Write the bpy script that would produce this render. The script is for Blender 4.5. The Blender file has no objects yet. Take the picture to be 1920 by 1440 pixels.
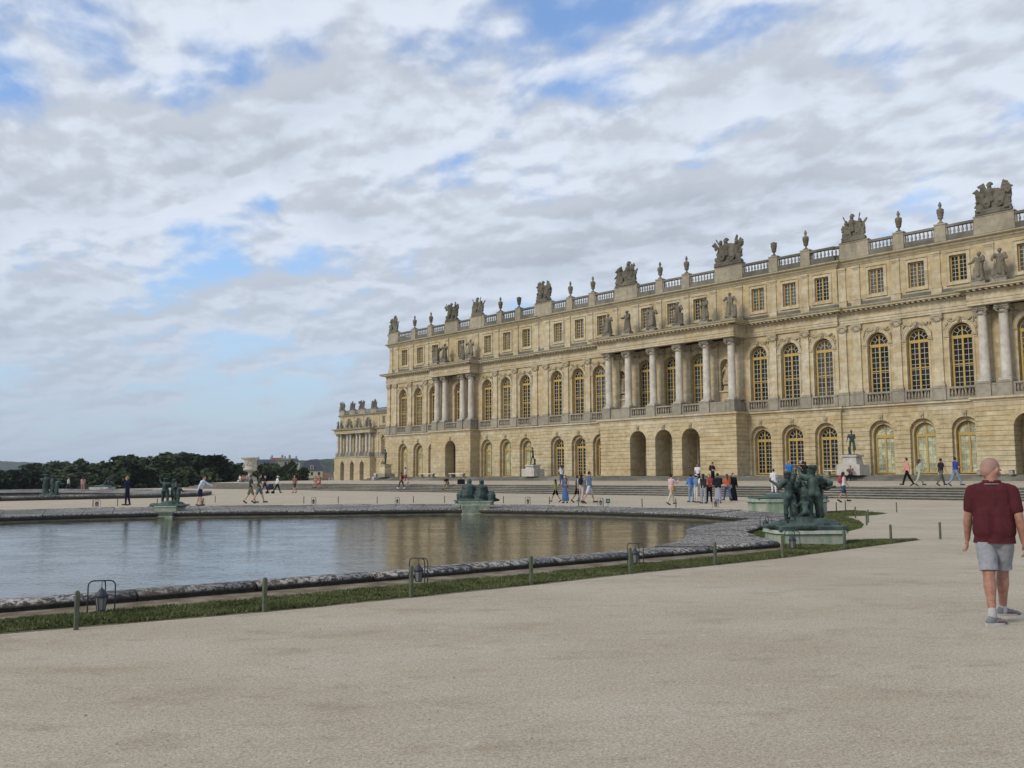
import bpy, bmesh, math, random
from mathutils import Vector, Matrix, noise
from mathutils.geometry import tessellate_polygon
sin, cos, pi, R = math.sin, math.cos, math.pi, math.radians
rnd = random.Random(7)
S = bpy.context.scene
C = S.collection

# ------------------------------------------------------------------ camera
TH = R(42.45)
cam_d = bpy.data.cameras.new('camera'); cam = bpy.data.objects.new('camera', cam_d); C.objects.link(cam)
cam_d.sensor_width = 36; cam_d.lens = 32.8125; cam_d.clip_start = 0.1; cam_d.clip_end = 20000
pit = math.atan(172/1750)
fw = Vector((sin(TH)*cos(pit), cos(TH)*cos(pit), sin(pit)))
rt = Vector((cos(TH), -sin(TH), 0)); up = rt.cross(fw)
ro = 0.005
r2 = rt*cos(ro) - up*sin(ro); u2 = up*cos(ro) + rt*sin(ro)
m3 = Matrix((r2, u2, -fw)).transposed()
cam.matrix_world = Matrix.Translation((0, 0, 1.6)) @ m3.to_4x4()
S.camera = cam

# ------------------------------------------------------------------ world: blue sky with a broken cloud layer
SUN_EL, SUN_AZ = R(33), R(277)          # azimuth clockwise from +Y
W = bpy.data.worlds.new('World'); S.world = W; W.use_nodes = True
nt = W.node_tree; nt.nodes.clear()
def N(t, nt_, **k):
    n = nt_.nodes.new(t)
    for a, b in k.items(): setattr(n, a, b)
    return n
def L(nt_, a, b): nt_.links.new(a, b)
def MATH(nt_, op, a, b=None, c=None, clamp=False):
    n = nt_.nodes.new('ShaderNodeMath'); n.operation = op; n.use_clamp = clamp
    for i, v in enumerate((a, b, c)):
        if v is None: continue
        if isinstance(v, (int, float)): n.inputs[i].default_value = v
        else: nt_.links.new(v, n.inputs[i])
    return n.outputs[0]
def MIX(nt_, f, a, b, mode='MIX'):
    n = nt_.nodes.new('ShaderNodeMix'); n.data_type = 'RGBA'; n.blend_type = mode
    for s, v in ((n.inputs[0], f), (n.inputs[6], a), (n.inputs[7], b)):
        if isinstance(v, (int, float)): s.default_value = v
        elif isinstance(v, (tuple, list)): s.default_value = (*v[:3], 1)
        else: nt_.links.new(v, s)
    return n.outputs[2]
def RAMP(nt_, f, lo, hi, a=0.0, b=1.0):
    n = nt_.nodes.new('ShaderNodeMapRange'); n.clamp = True; n.interpolation_type = 'SMOOTHSTEP'
    nt_.links.new(f, n.inputs[0])
    for i, v in zip((1, 2, 3, 4), (lo, hi, a, b)): n.inputs[i].default_value = v
    return n.outputs[0]
def NOISE(nt_, vec, scale, detail=4, rough=.55, dist=0, dim='3D'):
    n = nt_.nodes.new('ShaderNodeTexNoise'); n.noise_dimensions = dim
    n.inputs['Scale'].default_value = scale; n.inputs['Detail'].default_value = detail
    n.inputs['Roughness'].default_value = rough; n.inputs['Distortion'].default_value = dist
    if vec is not None: nt_.links.new(vec, n.inputs['Vector'])
    return n.outputs[0]
def VEC(nt_, x, y, z=0.0):
    n = nt_.nodes.new('ShaderNodeCombineXYZ')
    for i, v in enumerate((x, y, z)):
        if isinstance(v, (int, float)): n.inputs[i].default_value = v
        else: nt_.links.new(v, n.inputs[i])
    return n.outputs[0]
def SEP(nt_, v):
    n = nt_.nodes.new('ShaderNodeSeparateXYZ'); nt_.links.new(v, n.inputs[0]); return n.outputs
sky = N('ShaderNodeTexSky', nt, sky_type='NISHITA', sun_disc=False, sun_elevation=SUN_EL, sun_rotation=SUN_AZ)
sky.dust_density = 1.0; sky.ozone_density = 2.0
tc = N('ShaderNodeTexCoord', nt)
o = SEP(nt, tc.outputs['Generated'])
zz = MATH(nt, 'MAXIMUM', o[2], 0.0)
den = MATH(nt, 'ADD', zz, 0.22)
px = MATH(nt, 'DIVIDE', o[0], den); py = MATH(nt, 'DIVIDE', o[1], den)
# along / across the cloud bands
OX, OY = 12.0, 5.9
cb, sb = cos(R(-42)), sin(R(-42))
ax = MATH(nt, 'ADD', MATH(nt, 'MULTIPLY', px, cb), MATH(nt, 'MULTIPLY', py, sb))
ay = MATH(nt, 'SUBTRACT', MATH(nt, 'MULTIPLY', py, cb), MATH(nt, 'MULTIPLY', px, sb))
ay = MATH(nt, 'ADD', ay, MATH(nt, 'MULTIPLY', ax, .22))
pv = VEC(nt, MATH(nt, 'ADD', MATH(nt, 'MULTIPLY', ax, .62), OX), MATH(nt, 'ADD', ay, OY+.35), 1.9)
big = NOISE(nt, pv, .80, 2, .5)
mid = NOISE(nt, pv, 2.6, 3, .5, .15)
pvs = VEC(nt, MATH(nt, 'ADD', MATH(nt, 'MULTIPLY', ax, 1.15), OX), MATH(nt, 'ADD', ay, OY+.35), 1.9)
pvs2 = VEC(nt, MATH(nt, 'ADD', MATH(nt, 'MULTIPLY', ax, 1.15), OX), MATH(nt, 'ADD', ay, OY+.39), 1.9)
small = NOISE(nt, pvs, 5.6, 5, .52, .15)
pv2 = VEC(nt, MATH(nt, 'ADD', MATH(nt, 'MULTIPLY', ax, .62), OX), MATH(nt, 'ADD', ay, OY+.39), 1.9)
mid2 = NOISE(nt, pv2, 2.6, 3, .5, .15); small2 = NOISE(nt, pvs2, 5.6, 5, .52, .15)
dens = MATH(nt, 'ADD', MATH(nt, 'ADD', MATH(nt, 'MULTIPLY', big, .80), MATH(nt, 'MULTIPLY', mid, .55)), MATH(nt, 'MULTIPLY', small, .46))
dens2 = MATH(nt, 'ADD', MATH(nt, 'ADD', MATH(nt, 'MULTIPLY', big, .80), MATH(nt, 'MULTIPLY', mid2, .55)), MATH(nt, 'MULTIPLY', small2, .46))
cov = RAMP(nt, dens, .73, .87)
cov = MATH(nt, 'ADD', MATH(nt, 'MULTIPLY', cov, .95), .05)
thick = RAMP(nt, dens, .86, 1.14)
# paler and bluer low down, where the cloud field is seen through more air
low = RAMP(nt, o[2], .01, .30, 1.0, 0.0)
ccol = MIX(nt, thick, (.67, .73, .83), (.52, .58, .675))
# puffs: brighter where the layer thins towards the sun side, greyer behind
shade = RAMP(nt, MATH(nt, 'SUBTRACT', dens, dens2), -.05, .05, .84, 1.12)
ccol = MIX(nt, 1.0, ccol, VEC(nt, shade, shade, shade), 'MULTIPLY')
skc = MIX(nt, 1.0, sky.outputs[0], (.17, .195, .222), 'MULTIPLY')
skc = MIX(nt, .0, skc, skc)
sk2 = MIX(nt, cov, skc, ccol)
sk3 = MIX(nt, MATH(nt, 'MULTIPLY', low, .78), sk2, (.46, .555, .68))
# below the horizon: neutral ground tone
bel = RAMP(nt, o[2], -.03, 0.0, 1.0, 0.0)
sk4 = MIX(nt, bel, sk3, (.20, .20, .18))
bg = N('ShaderNodeBackground', nt); bg.inputs[1].default_value = 1.0
L(nt, sk4, bg.inputs[0]); wo = N('ShaderNodeOutputWorld', nt); L(nt, bg.outputs[0], wo.inputs[0])

sun_d = bpy.data.lights.new('sun', 'SUN'); sun_d.energy = 1.9; sun_d.angle = R(18); sun_d.color = (1, .93, .82)
sun = bpy.data.objects.new('sun', sun_d); C.objects.link(sun)
sd = Vector((sin(SUN_AZ)*cos(SUN_EL), cos(SUN_AZ)*cos(SUN_EL), sin(SUN_EL)))
sun.rotation_euler = sd.to_track_quat('Z', 'Y').to_euler()
S.view_settings.view_transform = 'Standard'; S.view_settings.look = 'None'
S.view_settings.gamma = 1; S.view_settings.exposure = 0.0
S.view_settings.use_curve_mapping = False

# ------------------------------------------------------------------ helpers
def mat(name, rough=.8, spec=.3):
    m = bpy.data.materials.new(name); m.use_nodes = True
    t = m.node_tree; b = t.nodes['Principled BSDF']
    b.inputs['Roughness'].default_value = rough
    b.inputs['Specular IOR Level'].default_value = spec
    return m, t, b
def flat(name, col, rough=.8, spec=.3, metal=0, var=.0, scale=20):
    m, t, b = mat(name, rough, spec); b.inputs['Metallic'].default_value = metal
    if var:
        g = N('ShaderNodeNewGeometry', t)
        f = RAMP(t, NOISE(t, g.outputs['Position'], scale, 4, .6), .3, .7, 1-var, 1+var)
        L(t, MIX(t, 1.0, col, VEC(t, f, f, f), 'MULTIPLY'), b.inputs['Base Color'])
    else: b.inputs['Base Color'].default_value = (*col, 1)
    return m
def bump(t, b, h, s, d=.02):
    n = N('ShaderNodeBump', t); n.inputs['Strength'].default_value = s; n.inputs['Distance'].default_value = d
    L(t, h, n.inputs['Height']); L(t, n.outputs[0], b.inputs['Normal'])

def link(o, parent=None):
    C.objects.link(o)
    if parent is not None: o.parent = parent
    return o
def tag(o, label=None, cat=None, group=None, kind=None):
    if label: o['label'] = label
    if cat: o['category'] = cat
    if group: o['group'] = group
    if kind: o['kind'] = kind
    return o
def empty(name, loc=(0, 0, 0), rz=0.0, sc=1.0):
    o = bpy.data.objects.new(name, None); C.objects.link(o); o.location = loc; o.rotation_euler = (0, 0, rz)
    o.scale = (sc, sc, sc); o.empty_display_size = .2
    return o
def inst(name, me, parent=None, loc=(0, 0, 0), rz=0.0, sc=None):
    o = bpy.data.objects.new(name, me); o.location = loc; o.rotation_euler = (0, 0, rz)
    if sc is not None: o.scale = sc if isinstance(sc, (tuple, list)) else (sc, sc, sc)
    return link(o, parent)

class MB:
    def __init__(s): s.v, s.f, s.sm = [], [], []
    def add(s, vs, fs, smooth=False):
        k = len(s.v); s.v += [tuple(p) for p in vs]
        for f in fs: s.f.append(tuple(k+i for i in f)); s.sm.append(smooth)
    def box(s, x0, x1, y0, y1, z0, z1):
        s.add([(x0,y0,z0),(x1,y0,z0),(x1,y1,z0),(x0,y1,z0),(x0,y0,z1),(x1,y0,z1),(x1,y1,z1),(x0,y1,z1)],
              [(0,3,2,1),(4,5,6,7),(0,1,5,4),(1,2,6,5),(2,3,7,6),(3,0,4,7)])
    def cbox(s, x, y, z, w, d, h, rz=0, taper=1.0):
        c, n = cos(rz), sin(rz); vs = []
        for k, t in ((0, 1.0), (1, taper)):
            for a, b in ((-1,-1),(1,-1),(1,1),(-1,1)):
                u, v = a*w/2*t, b*d/2*t; vs.append((x+u*c-v*n, y+u*n+v*c, z+k*h))
        s.add(vs, [(0,3,2,1),(4,5,6,7),(0,1,5,4),(1,2,6,5),(2,3,7,6),(3,0,4,7)])
    def prism(s, poly, y0, y1):
        """polygon in (x, z), extruded along y"""
        n = len(poly); vs = [(a, y0, b) for a, b in poly] + [(a, y1, b) for a, b in poly]
        s.add(vs, [tuple(range(n)), tuple(range(2*n-1, n-1, -1))] + [(i, i+n, (i+1) % n+n, (i+1) % n) for i in range(n)])
    def lathe(s, prof, seg=12, c=(0, 0, 0), ax='z', smooth=True, ph=0.0):
        vs, fs = [], []; n = len(prof)
        for i in range(seg):
            a = 2*pi*i/seg + ph
            for r, z in prof:
                p = (r*cos(a), r*sin(a), z)
                if ax == 'y': p = (p[0], p[2], p[1])
                if ax == 'x': p = (p[2], p[0], p[1])
                vs.append((p[0]+c[0], p[1]+c[1], p[2]+c[2]))
        for i in range(seg):
            j = (i+1) % seg
            for k in range(n-1): fs.append((i*n+k, j*n+k, j*n+k+1, i*n+k+1))
        fs.append(tuple(i*n+n-1 for i in range(seg))); fs.append(tuple(i*n for i in range(seg))[::-1])
        s.add(vs, fs, smooth)
    def cap(s, p, q, r1, r2=None, seg=8, smooth=True):
        """a limb with rounded ends"""
        r2 = r1 if r2 is None else r2
        p, q = Vector(p), Vector(q); d = q-p
        if d.length < 1e-6: d = Vector((0, 0, 1e-4))
        d.normalize(); a = d.orthogonal().normalized(); b = d.cross(a)
        rings = []
        for t in (-1, -.7, -.3): rings.append((p + d*r1*t, r1*math.sqrt(max(0, 1-t*t)) + 1e-4))
        rings.append((p, r1)); rings.append((q, r2))
        for t in (.3, .7, 1): rings.append((q + d*r2*t, r2*math.sqrt(max(0, 1-t*t)) + 1e-4))
        vs, fs = [], []
        for c_, r in rings:
            for i in range(seg):
                w = 2*pi*i/seg; vs.append(c_ + a*(r*cos(w)) + b*(r*sin(w)))
        for k in range(len(rings)-1):
            for i in range(seg):
                j = (i+1) % seg; fs.append((k*seg+i, k*seg+j, (k+1)*seg+j, (k+1)*seg+i))
        fs.append(tuple(range(seg))[::-1]); fs.append(tuple((len(rings)-1)*seg+i for i in range(seg)))
        s.add(vs, fs, smooth)
    def ell(s, c, r, seg=10, M=None, smooth=True):
        vs, fs = [], []; n = seg//2+1
        for k in range(n+1):
            t = pi*k/n
            for i in range(seg):
                a = 2*pi*i/seg; v = Vector((r[0]*sin(t)*cos(a), r[1]*sin(t)*sin(a), r[2]*cos(t)))
                if k in (0, n): v = Vector((1e-4*cos(a), 1e-4*sin(a), v.z))
                if M is not None: v = M @ v
                vs.append((v.x+c[0], v.y+c[1], v.z+c[2]))
        for k in range(n):
            for i in range(seg):
                j = (i+1) % seg; fs.append((k*seg+i, (k+1)*seg+i, (k+1)*seg+j, k*seg+j))
        fs.append(tuple(range(seg))); fs.append(tuple(n*seg+i for i in range(seg))[::-1])
        s.add(vs, fs, smooth)
    def tube(s, pts, r, seg=6):
        for a, b in zip(pts[:-1], pts[1:]): s.cap(a, b, r, r, seg)
    def sweep(s, prof, path, closed=False):
        """prof: (out, z); path: plan points (x, y); out is to the left of travel; mitred"""
        n = len(path); vs = []
        for i, p in enumerate(path):
            p = Vector(p)
            d0 = (p-Vector(path[i-1])).normalized() if i > 0 or closed else None
            d1 = (Vector(path[(i+1) % n])-p).normalized() if i < n-1 or closed else None
            if d0 is None: d0 = d1
            if d1 is None: d1 = d0
            n0, n1 = Vector((-d0.y, d0.x)), Vector((-d1.y, d1.x))
            m = (n0+n1); m = m/max(.2, m.dot(n0)) if m.length > 1e-6 else n0
            for o_, z in prof: vs.append((p.x+m.x*o_, p.y+m.y*o_, z))
        k = len(prof); fs = []
        for i in range(n if closed else n-1):
            j = (i+1) % n
            for a in range(k-1): fs.append((i*k+a, i*k+a+1, j*k+a+1, j*k+a))
        if not closed:
            fs.append(tuple(range(k))[::-1]); fs.append(tuple((n-1)*k+a for a in range(k)))
        s.add(vs, fs)
    def xform(s, M):
        s.v = [tuple(M @ Vector(p)) for p in s.v]; return s
    def join(s, o, loc=(0, 0, 0)):
        s.add([(p[0]+loc[0], p[1]+loc[1], p[2]+loc[2]) for p in o.v], o.f, False)
        s.sm[-len(o.f):] = o.sm
        return s
    def mesh(s, name, m=None, fix=True):
        me = bpy.data.meshes.new(name); me.from_pydata(s.v, [], s.f)
        if any(s.sm): me.polygons.foreach_set('use_smooth', s.sm)
        if fix:
            b = bmesh.new(); b.from_mesh(me); bmesh.ops.recalc_face_normals(b, faces=b.faces); b.to_mesh(me); b.free()
        if m: me.materials.append(m)
        me.update(); return me
    def obj(s, name, m, parent=None, loc=(0, 0, 0), rz=0.0, fix=True):
        return inst(name, s.mesh(name, m, fix), parent, loc, rz)

def sculpt(mb, name, m, voxel=.05, smooth=2, disp=0.0, dscale=.25, seed=0):
    """fuse overlapping shapes into one continuous carved surface"""
    me = mb.mesh(name, m); o = bpy.data.objects.new(name, me); C.objects.link(o)
    r = o.modifiers.new('r', 'REMESH'); r.mode = 'VOXEL'; r.voxel_size = voxel; r.use_smooth_shade = True
    if smooth:
        q = o.modifiers.new('s', 'SMOOTH'); q.factor = .5; q.iterations = smooth
    dg = bpy.context.evaluated_depsgraph_get()
    me2 = bpy.data.meshes.new_from_object(o.evaluated_get(dg)); bpy.data.objects.remove(o)
    if disp:
        n = len(me2.vertices); co = [0.0]*3*n; no = [0.0]*3*n
        me2.vertices.foreach_get('co', co); me2.vertices.foreach_get('normal', no)
        off = Vector((seed*3.1, seed*7.7, seed*1.3))
        for i in range(n):
            p = Vector(co[3*i:3*i+3])
            h = (noise.noise(p/dscale+off) + .5*noise.noise(p/(dscale*.45)+off))*disp
            for k in range(3): co[3*i+k] += no[3*i+k]*h
        me2.vertices.foreach_set('co', co); me2.update()
    me2.name = name
    if not me2.materials: me2.materials.append(m)
    return me2

# ------------------------------------------------------------------ materials
def stone(name, warm, pale, blocks=True, grey=.5, streak=.35, rough=.85):
    m, t, b = mat(name, rough, .15)
    g = N('ShaderNodeNewGeometry', t); P = g.outputs['Position']; p = SEP(t, P)
    big_ = NOISE(t, P, .22, 4, .6); fine = NOISE(t, P, 2.2, 5, .65)
    c = MIX(t, RAMP(t, big_, .35, .68), warm, pale)
    if blocks:
        br = N('ShaderNodeTexBrick', t); L(t, VEC(t, MATH(t, 'ADD', p[1], p[0]), p[2], 0), br.inputs['Vector'])
        br.inputs['Color1'].default_value = (.80, .78, .74, 1); br.inputs['Color2'].default_value = (1.14, 1.14, 1.16, 1)
        br.inputs['Mortar'].default_value = (.72, .68, .60, 1); br.inputs['Scale'].default_value = 1
        br.inputs['Brick Width'].default_value = 1.05; br.inputs['Row Height'].default_value = .40
        br.inputs['Mortar Size'].default_value = .010; br.inputs['Mortar Smooth'].default_value = .6
        c = MIX(t, .55, c, br.outputs[0], 'MULTIPLY')
        wn = N('ShaderNodeTexWhiteNoise', t, noise_dimensions='2D')
        L(t, VEC(t, MATH(t, 'FLOOR', MATH(t, 'DIVIDE', MATH(t, 'ADD', p[1], p[0]), 1.6)), MATH(t, 'FLOOR', MATH(t, 'DIVIDE', p[2], .4))), wn.inputs['Vector'])
        k = RAMP(t, wn.outputs[0], .72, 1, 0, .55)
        c = MIX(t, k, c, (.45, .33, .165))
    f = RAMP(t, fine, .3, .7, .84, 1.12)
    c = MIX(t, 1.0, c, VEC(t, f, f, f), 'MULTIPLY')
    # rain streaks
    st = NOISE(t, VEC(t, MATH(t, 'MULTIPLY', p[0], 1.7), MATH(t, 'MULTIPLY', p[1], 1.7), MATH(t, 'MULTIPLY', p[2], .16)), 1.0, 5, .65)
    c = MIX(t, MATH(t, 'MULTIPLY', RAMP(t, st, .52, .74), streak), c, (.15, .135, .105))
    # lichen and soot on upward faces
    nz = SEP(t, g.outputs['Normal'])[2]
    gf = MATH(t, 'MULTIPLY', RAMP(t, nz, .25, .8), grey)
    c = MIX(t, gf, c, (.13, .125, .105))
    L(t, c, b.inputs['Base Color'])
    bump(t, b, MATH(t, 'ADD', fine, MATH(t, 'MULTIPLY', NOISE(t, P, 9, 3, .6), .5)), .35, .03)
    return m
M = {}
M['stone'] = stone('warm_limestone', (.50, .395, .225), (.545, .465, .305))
M['stone2'] = stone('pale_limestone', (.51, .425, .275), (.57, .505, .365))
M['course'] = stone('dressed_limestone', (.50, .405, .235), (.55, .475, .315), blocks=True, streak=.22)
M['trim'] = stone('weathered_cornice_stone', (.42, .355, .23), (.46, .40, .28), blocks=False, grey=.8, streak=.45)
M['grey'] = stone('grey_balustrade_stone', (.27, .245, .195), (.36, .325, .25), blocks=False, grey=.9, streak=.75)
M['column'] = stone('pinkish_column_marble', (.52, .475, .40), (.60, .56, .485), blocks=False, streak=.2)
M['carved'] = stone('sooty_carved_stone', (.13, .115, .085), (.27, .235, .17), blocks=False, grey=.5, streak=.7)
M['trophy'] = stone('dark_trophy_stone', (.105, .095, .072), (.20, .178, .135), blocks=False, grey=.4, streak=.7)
M['pierre'] = stone('niche_statue_stone', (.42, .34, .2), (.5, .43, .3), blocks=False, grey=.3, streak=.4)
M['white'] = stone('white_marble', (.46, .44, .39), (.60, .58, .52), blocks=False, grey=.35, streak=.5)
M['step'] = stone('grey_step_stone', (.135, .13, .105), (.235, .225, .185), blocks=False, grey=.15, streak=.1)
M['soot'] = stone('sooty_rail_stone', (.12, .115, .095), (.22, .205, .165), blocks=False, grey=.6, streak=.5)
M['pedstone'] = stone('warm_pedestal_stone', (.30, .265, .195), (.40, .355, .26), blocks=False, grey=.9, streak=.7)
M['tread'] = stone('highlight_tread_stone', (.26, .245, .205), (.36, .34, .29), blocks=False, grey=.1, streak=.2)  # paler than the step core, painting a highlight along each nosing
M['riser'] = flat('shadow_riser_stone', (.115, .11, .092), .9, .1, var=.3, scale=2)  # darkened so the shadow below each nosing is in the colour
M['slate'] = flat('blue_slate', (.045, .052, .07), .55, .4, var=.25, scale=3)
M['ochre'] = flat('gilded_ochre_paint', (.47, .325, .10), .6, .3, var=.12, scale=8)
M['bar'] = flat('pale_glazing_bar_paint', (.58, .53, .40), .6, .3)
def glass_mat(name, col, rough=.06, spec=.6):
    m, t, b = mat(name, rough, spec)
    g = N('ShaderNodeNewGeometry', t); P = g.outputs['Position']
    n = NOISE(t, P, 1.3, 3, .6)
    L(t, MIX(t, RAMP(t, n, .4, .66), col, tuple(min(1, c*2.1+.012) for c in col)), b.inputs['Base Color'])
    bump(t, b, NOISE(t, P, 2.4, 1, .5), .10, .05)
    return m
M['glass'] = glass_mat('dark_window_glass', (.010, .010, .008), .08, .16)
M['glass_sky_tone'] = glass_mat('window_glass_sky_toned', (.035, .036, .034), .07, .35)  # lifted base colour paints pale sky reflections into some panes
M['glass_curtain'] = glass_mat('glass_over_pale_blind', (.27, .28, .19), .15, .2)
M['glass_grey'] = glass_mat('grey_reflecting_glass', (.055, .055, .048), .07, .3)
# bronze with verdigris
m, t, b = mat('verdigris_bronze', .6, .4)
g = N('ShaderNodeNewGeometry', t)
n1 = NOISE(t, g.outputs['Position'], 2.6, 5, .65); n2 = NOISE(t, g.outputs['Position'], 14, 3, .6)
c = MIX(t, RAMP(t, n1, .42, .70), (.020, .033, .028), (.060, .100, .082))
nz = SEP(t, g.outputs['Normal'])[2]
c = MIX(t, MATH(t, 'MULTIPLY', RAMP(t, nz, .1, .9), .40), c, (.095, .15, .125))
c = MIX(t, MATH(t, 'MULTIPLY', RAMP(t, n2, .5, .7), .35), c, (.02, .03, .025))
L(t, c, b.inputs['Base Color']); bump(t, b, n2, .3, .02); M['bronze'] = m
m, t, b = mat('verdigris_marble_pedestal', .75, .2)
g = N('ShaderNodeNewGeometry', t); P = g.outputs['Position']; p = SEP(t, P)
n1 = NOISE(t, VEC(t, MATH(t, 'MULTIPLY', p[0], 3), MATH(t, 'MULTIPLY', p[1], 3), MATH(t, 'MULTIPLY', p[2], .8)), 1.0, 5, .6)
c = MIX(t, RAMP(t, n1, .38, .62), (.22, .29, .20), (.38, .39, .32))
c = MIX(t, MATH(t, 'MULTIPLY', RAMP(t, NOISE(t, P, 7, 4, .7), .5, .72), .5), c, (.12, .15, .09))
L(t, c, b.inputs['Base Color']); M['pedestal'] = m
# lichen-spotted marble coping
m, t, b = mat('lichen_spotted_marble', .8, .2)
g = N('ShaderNodeNewGeometry', t); P = g.outputs['Position']
a1 = NOISE(t, P, 12, 5, .75, .3); a2 = NOISE(t, P, .28, 4, .62); a3 = NOISE(t, P, 34, 3, .6)
c = MIX(t, RAMP(t, MATH(t, 'ADD', MATH(t, 'MULTIPLY', a1, .7), MATH(t, 'MULTIPLY', a3, .3)), .47, .55), (.052, .045, .041), (.44, .42, .385))
c = MIX(t, RAMP(t, a2, .46, .60, .0, .55), c, (.085, .078, .068))
c = MIX(t, RAMP(t, NOISE(t, P, 1.7, 4, .7, .6), .60, .72, 0, .40), c, (.46, .44, .40))
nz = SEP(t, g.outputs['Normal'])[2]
c = MIX(t, RAMP(t, nz, .0, .75, .92, .0), c, (.050, .045, .038))  # side and under faces darkened in the colour to stand in for shade
L(t, c, b.inputs['Base Color']); bump(t, b, MATH(t, 'ADD', a1, a3), .6, .03); M['coping'] = m
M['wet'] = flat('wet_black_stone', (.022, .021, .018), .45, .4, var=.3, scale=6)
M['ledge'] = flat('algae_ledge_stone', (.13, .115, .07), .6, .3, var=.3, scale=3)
# gravel
m, t, b = mat('pale_gravel', .95, .1)
g = N('ShaderNodeNewGeometry', t); P = g.outputs['Position']; p = SEP(t, P)
# scuffs run roughly across the view from the pool towards the palace
u_ = MATH(t, 'ADD', MATH(t, 'MULTIPLY', p[0], .78), MATH(t, 'MULTIPLY', p[1], -.62))
v_ = MATH(t, 'ADD', MATH(t, 'MULTIPLY', p[0], .62), MATH(t, 'MULTIPLY', p[1], .78))
P2 = VEC(t, MATH(t, 'MULTIPLY', u_, .75), MATH(t, 'MULTIPLY', v_, 1.25))
a0 = NOISE(t, P2, .35, 5, .6); a1 = NOISE(t, P2, 2.2, 5, .62); a2 = NOISE(t, P, 60, 3, .7); a3 = NOISE(t, P2, 6.0, 4, .6, .5); a4 = NOISE(t, P, 170, 2, .6)
c = MIX(t, RAMP(t, a0, .34, .66), (.435, .365, .268), (.495, .430, .335))
c = MIX(t, RAMP(t, a1, .52, .74, 0, .45), c, (.46, .355, .255))
c = MIX(t, RAMP(t, a3, .56, .74, 0, .45), c, (.58, .545, .465))
c = MIX(t, RAMP(t, a3, .44, .30, 0, .35), c, (.27, .245, .215))
a5 = NOISE(t, P, 30, 4, .65)
c = MIX(t, RAMP(t, NOISE(t, P2, 1.1, 4, .65), .52, .70, 0, .40), c, (.30, .235, .165))
f = RAMP(t, MATH(t, 'ADD', MATH(t, 'ADD', MATH(t, 'MULTIPLY', a2, .35), MATH(t, 'MULTIPLY', a4, .35)), MATH(t, 'MULTIPLY', a5, .3)), .37, .63, .64, 1.32)
c = MIX(t, 1.0, c, VEC(t, f, f, f), 'MULTIPLY')
L(t, c, b.inputs['Base Color'])
bump(t, b, MATH(t, 'ADD', MATH(t, 'MULTIPLY', a2, .5), MATH(t, 'ADD', a4, MATH(t, 'MULTIPLY', a1, 2.0))), .5, .02); M['gravel'] = m
m, t, b = mat('bare_dirt', .95, .1)
g = N('ShaderNodeNewGeometry', t); P = g.outputs['Position']
a1 = NOISE(t, P, 2.5, 5, .65); a2 = NOISE(t, P, 40, 3, .7)
c = MIX(t, RAMP(t, a1, .38, .65), (.135, .105, .068), (.25, .215, .16))
c = MIX(t, RAMP(t, a2, .6, .7, 0, .6), c, (.42, .39, .34)); L(t, c, b.inputs['Base Color']); bump(t, b, a2, .5, .02); M['dirt'] = m
# water
m, t, b = mat('murky_pool_water', .04, .5)
b.inputs['IOR'].default_value = 1.34; b.inputs['Base Color'].default_value = (.045, .044, .028, 1)
g = N('ShaderNodeNewGeometry', t); P = g.outputs['Position']; p = SEP(t, P)
u_ = MATH(t, 'ADD', MATH(t, 'MULTIPLY', p[0], .70), MATH(t, 'MULTIPLY', p[1], .70))
v_ = MATH(t, 'ADD', MATH(t, 'MULTIPLY', p[0], -.70), MATH(t, 'MULTIPLY', p[1], .70))
pw = VEC(t, MATH(t, 'MULTIPLY', u_, 1.5), v_)
w1 = NOISE(t, pw, 4.6, 3, .55, .4); w2 = NOISE(t, pw, .6, 2, .5)
bump(t, b, MATH(t, 'MULTIPLY', w1, RAMP(t, w2, .3, .7, .5, 1.2)), .42, .024); M['water'] = m
def leafmat(name, dark, light, sc=.6):
    m, t, b = mat(name, .7, .2)
    g = N('ShaderNodeNewGeometry', t)
    n = NOISE(t, g.outputs['Position'], sc, 4, .6)
    c = MIX(t, RAMP(t, n, .35, .68), dark, light)
    r_ = N('ShaderNodeValToRGB', t)
    f = RAMP(t, g.outputs['Random Per Island'], 0, 1, .7, 1.3)
    c = MIX(t, 1.0, c, VEC(t, f, f, f), 'MULTIPLY'); L(t, c, b.inputs['Base Color'])
    return m
M['leaf'] = leafmat('deep_green_foliage', (.014, .026, .009), (.038, .060, .018))
M['leaf2'] = leafmat('mid_green_foliage', (.022, .034, .012), (.055, .074, .026))
M['bark'] = flat('grey_brown_bark', (.09, .07, .05), .9, .1, var=.2)
M['grassblade'] = leafmat('lawn_blades', (.072, .086, .028), (.140, .155, .058), 1.5)
m, t, b = mat('wooded_hillside', .95, .05)
g = N('ShaderNodeNewGeometry', t); P = g.outputs['Position']
n1 = NOISE(t, P, .012, 5, .65); n2 = NOISE(t, P, .06, 4, .6)
c = MIX(t, RAMP(t, n2, .35, .65), (.030, .042, .024), (.070, .088, .045)); c = MIX(t, RAMP(t, n1, .45, .65, 0, .6), c, (.028, .048, .028))
L(t, c, b.inputs['Base Color']); M['hill'] = m
m, t, b = mat('field_ground', .95, .05)
g = N('ShaderNodeNewGeometry', t)
c = MIX(t, RAMP(t, NOISE(t, g.outputs['Position'], .02, 4, .6), .4, .6), (.05, .08, .025), (.13, .15, .06)); L(t, c, b.inputs['Base Color']); M['field'] = m
M['lawn'] = flat('lawn_soil', (.045, .065, .018), .95, .1, var=.35, scale=3)
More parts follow.
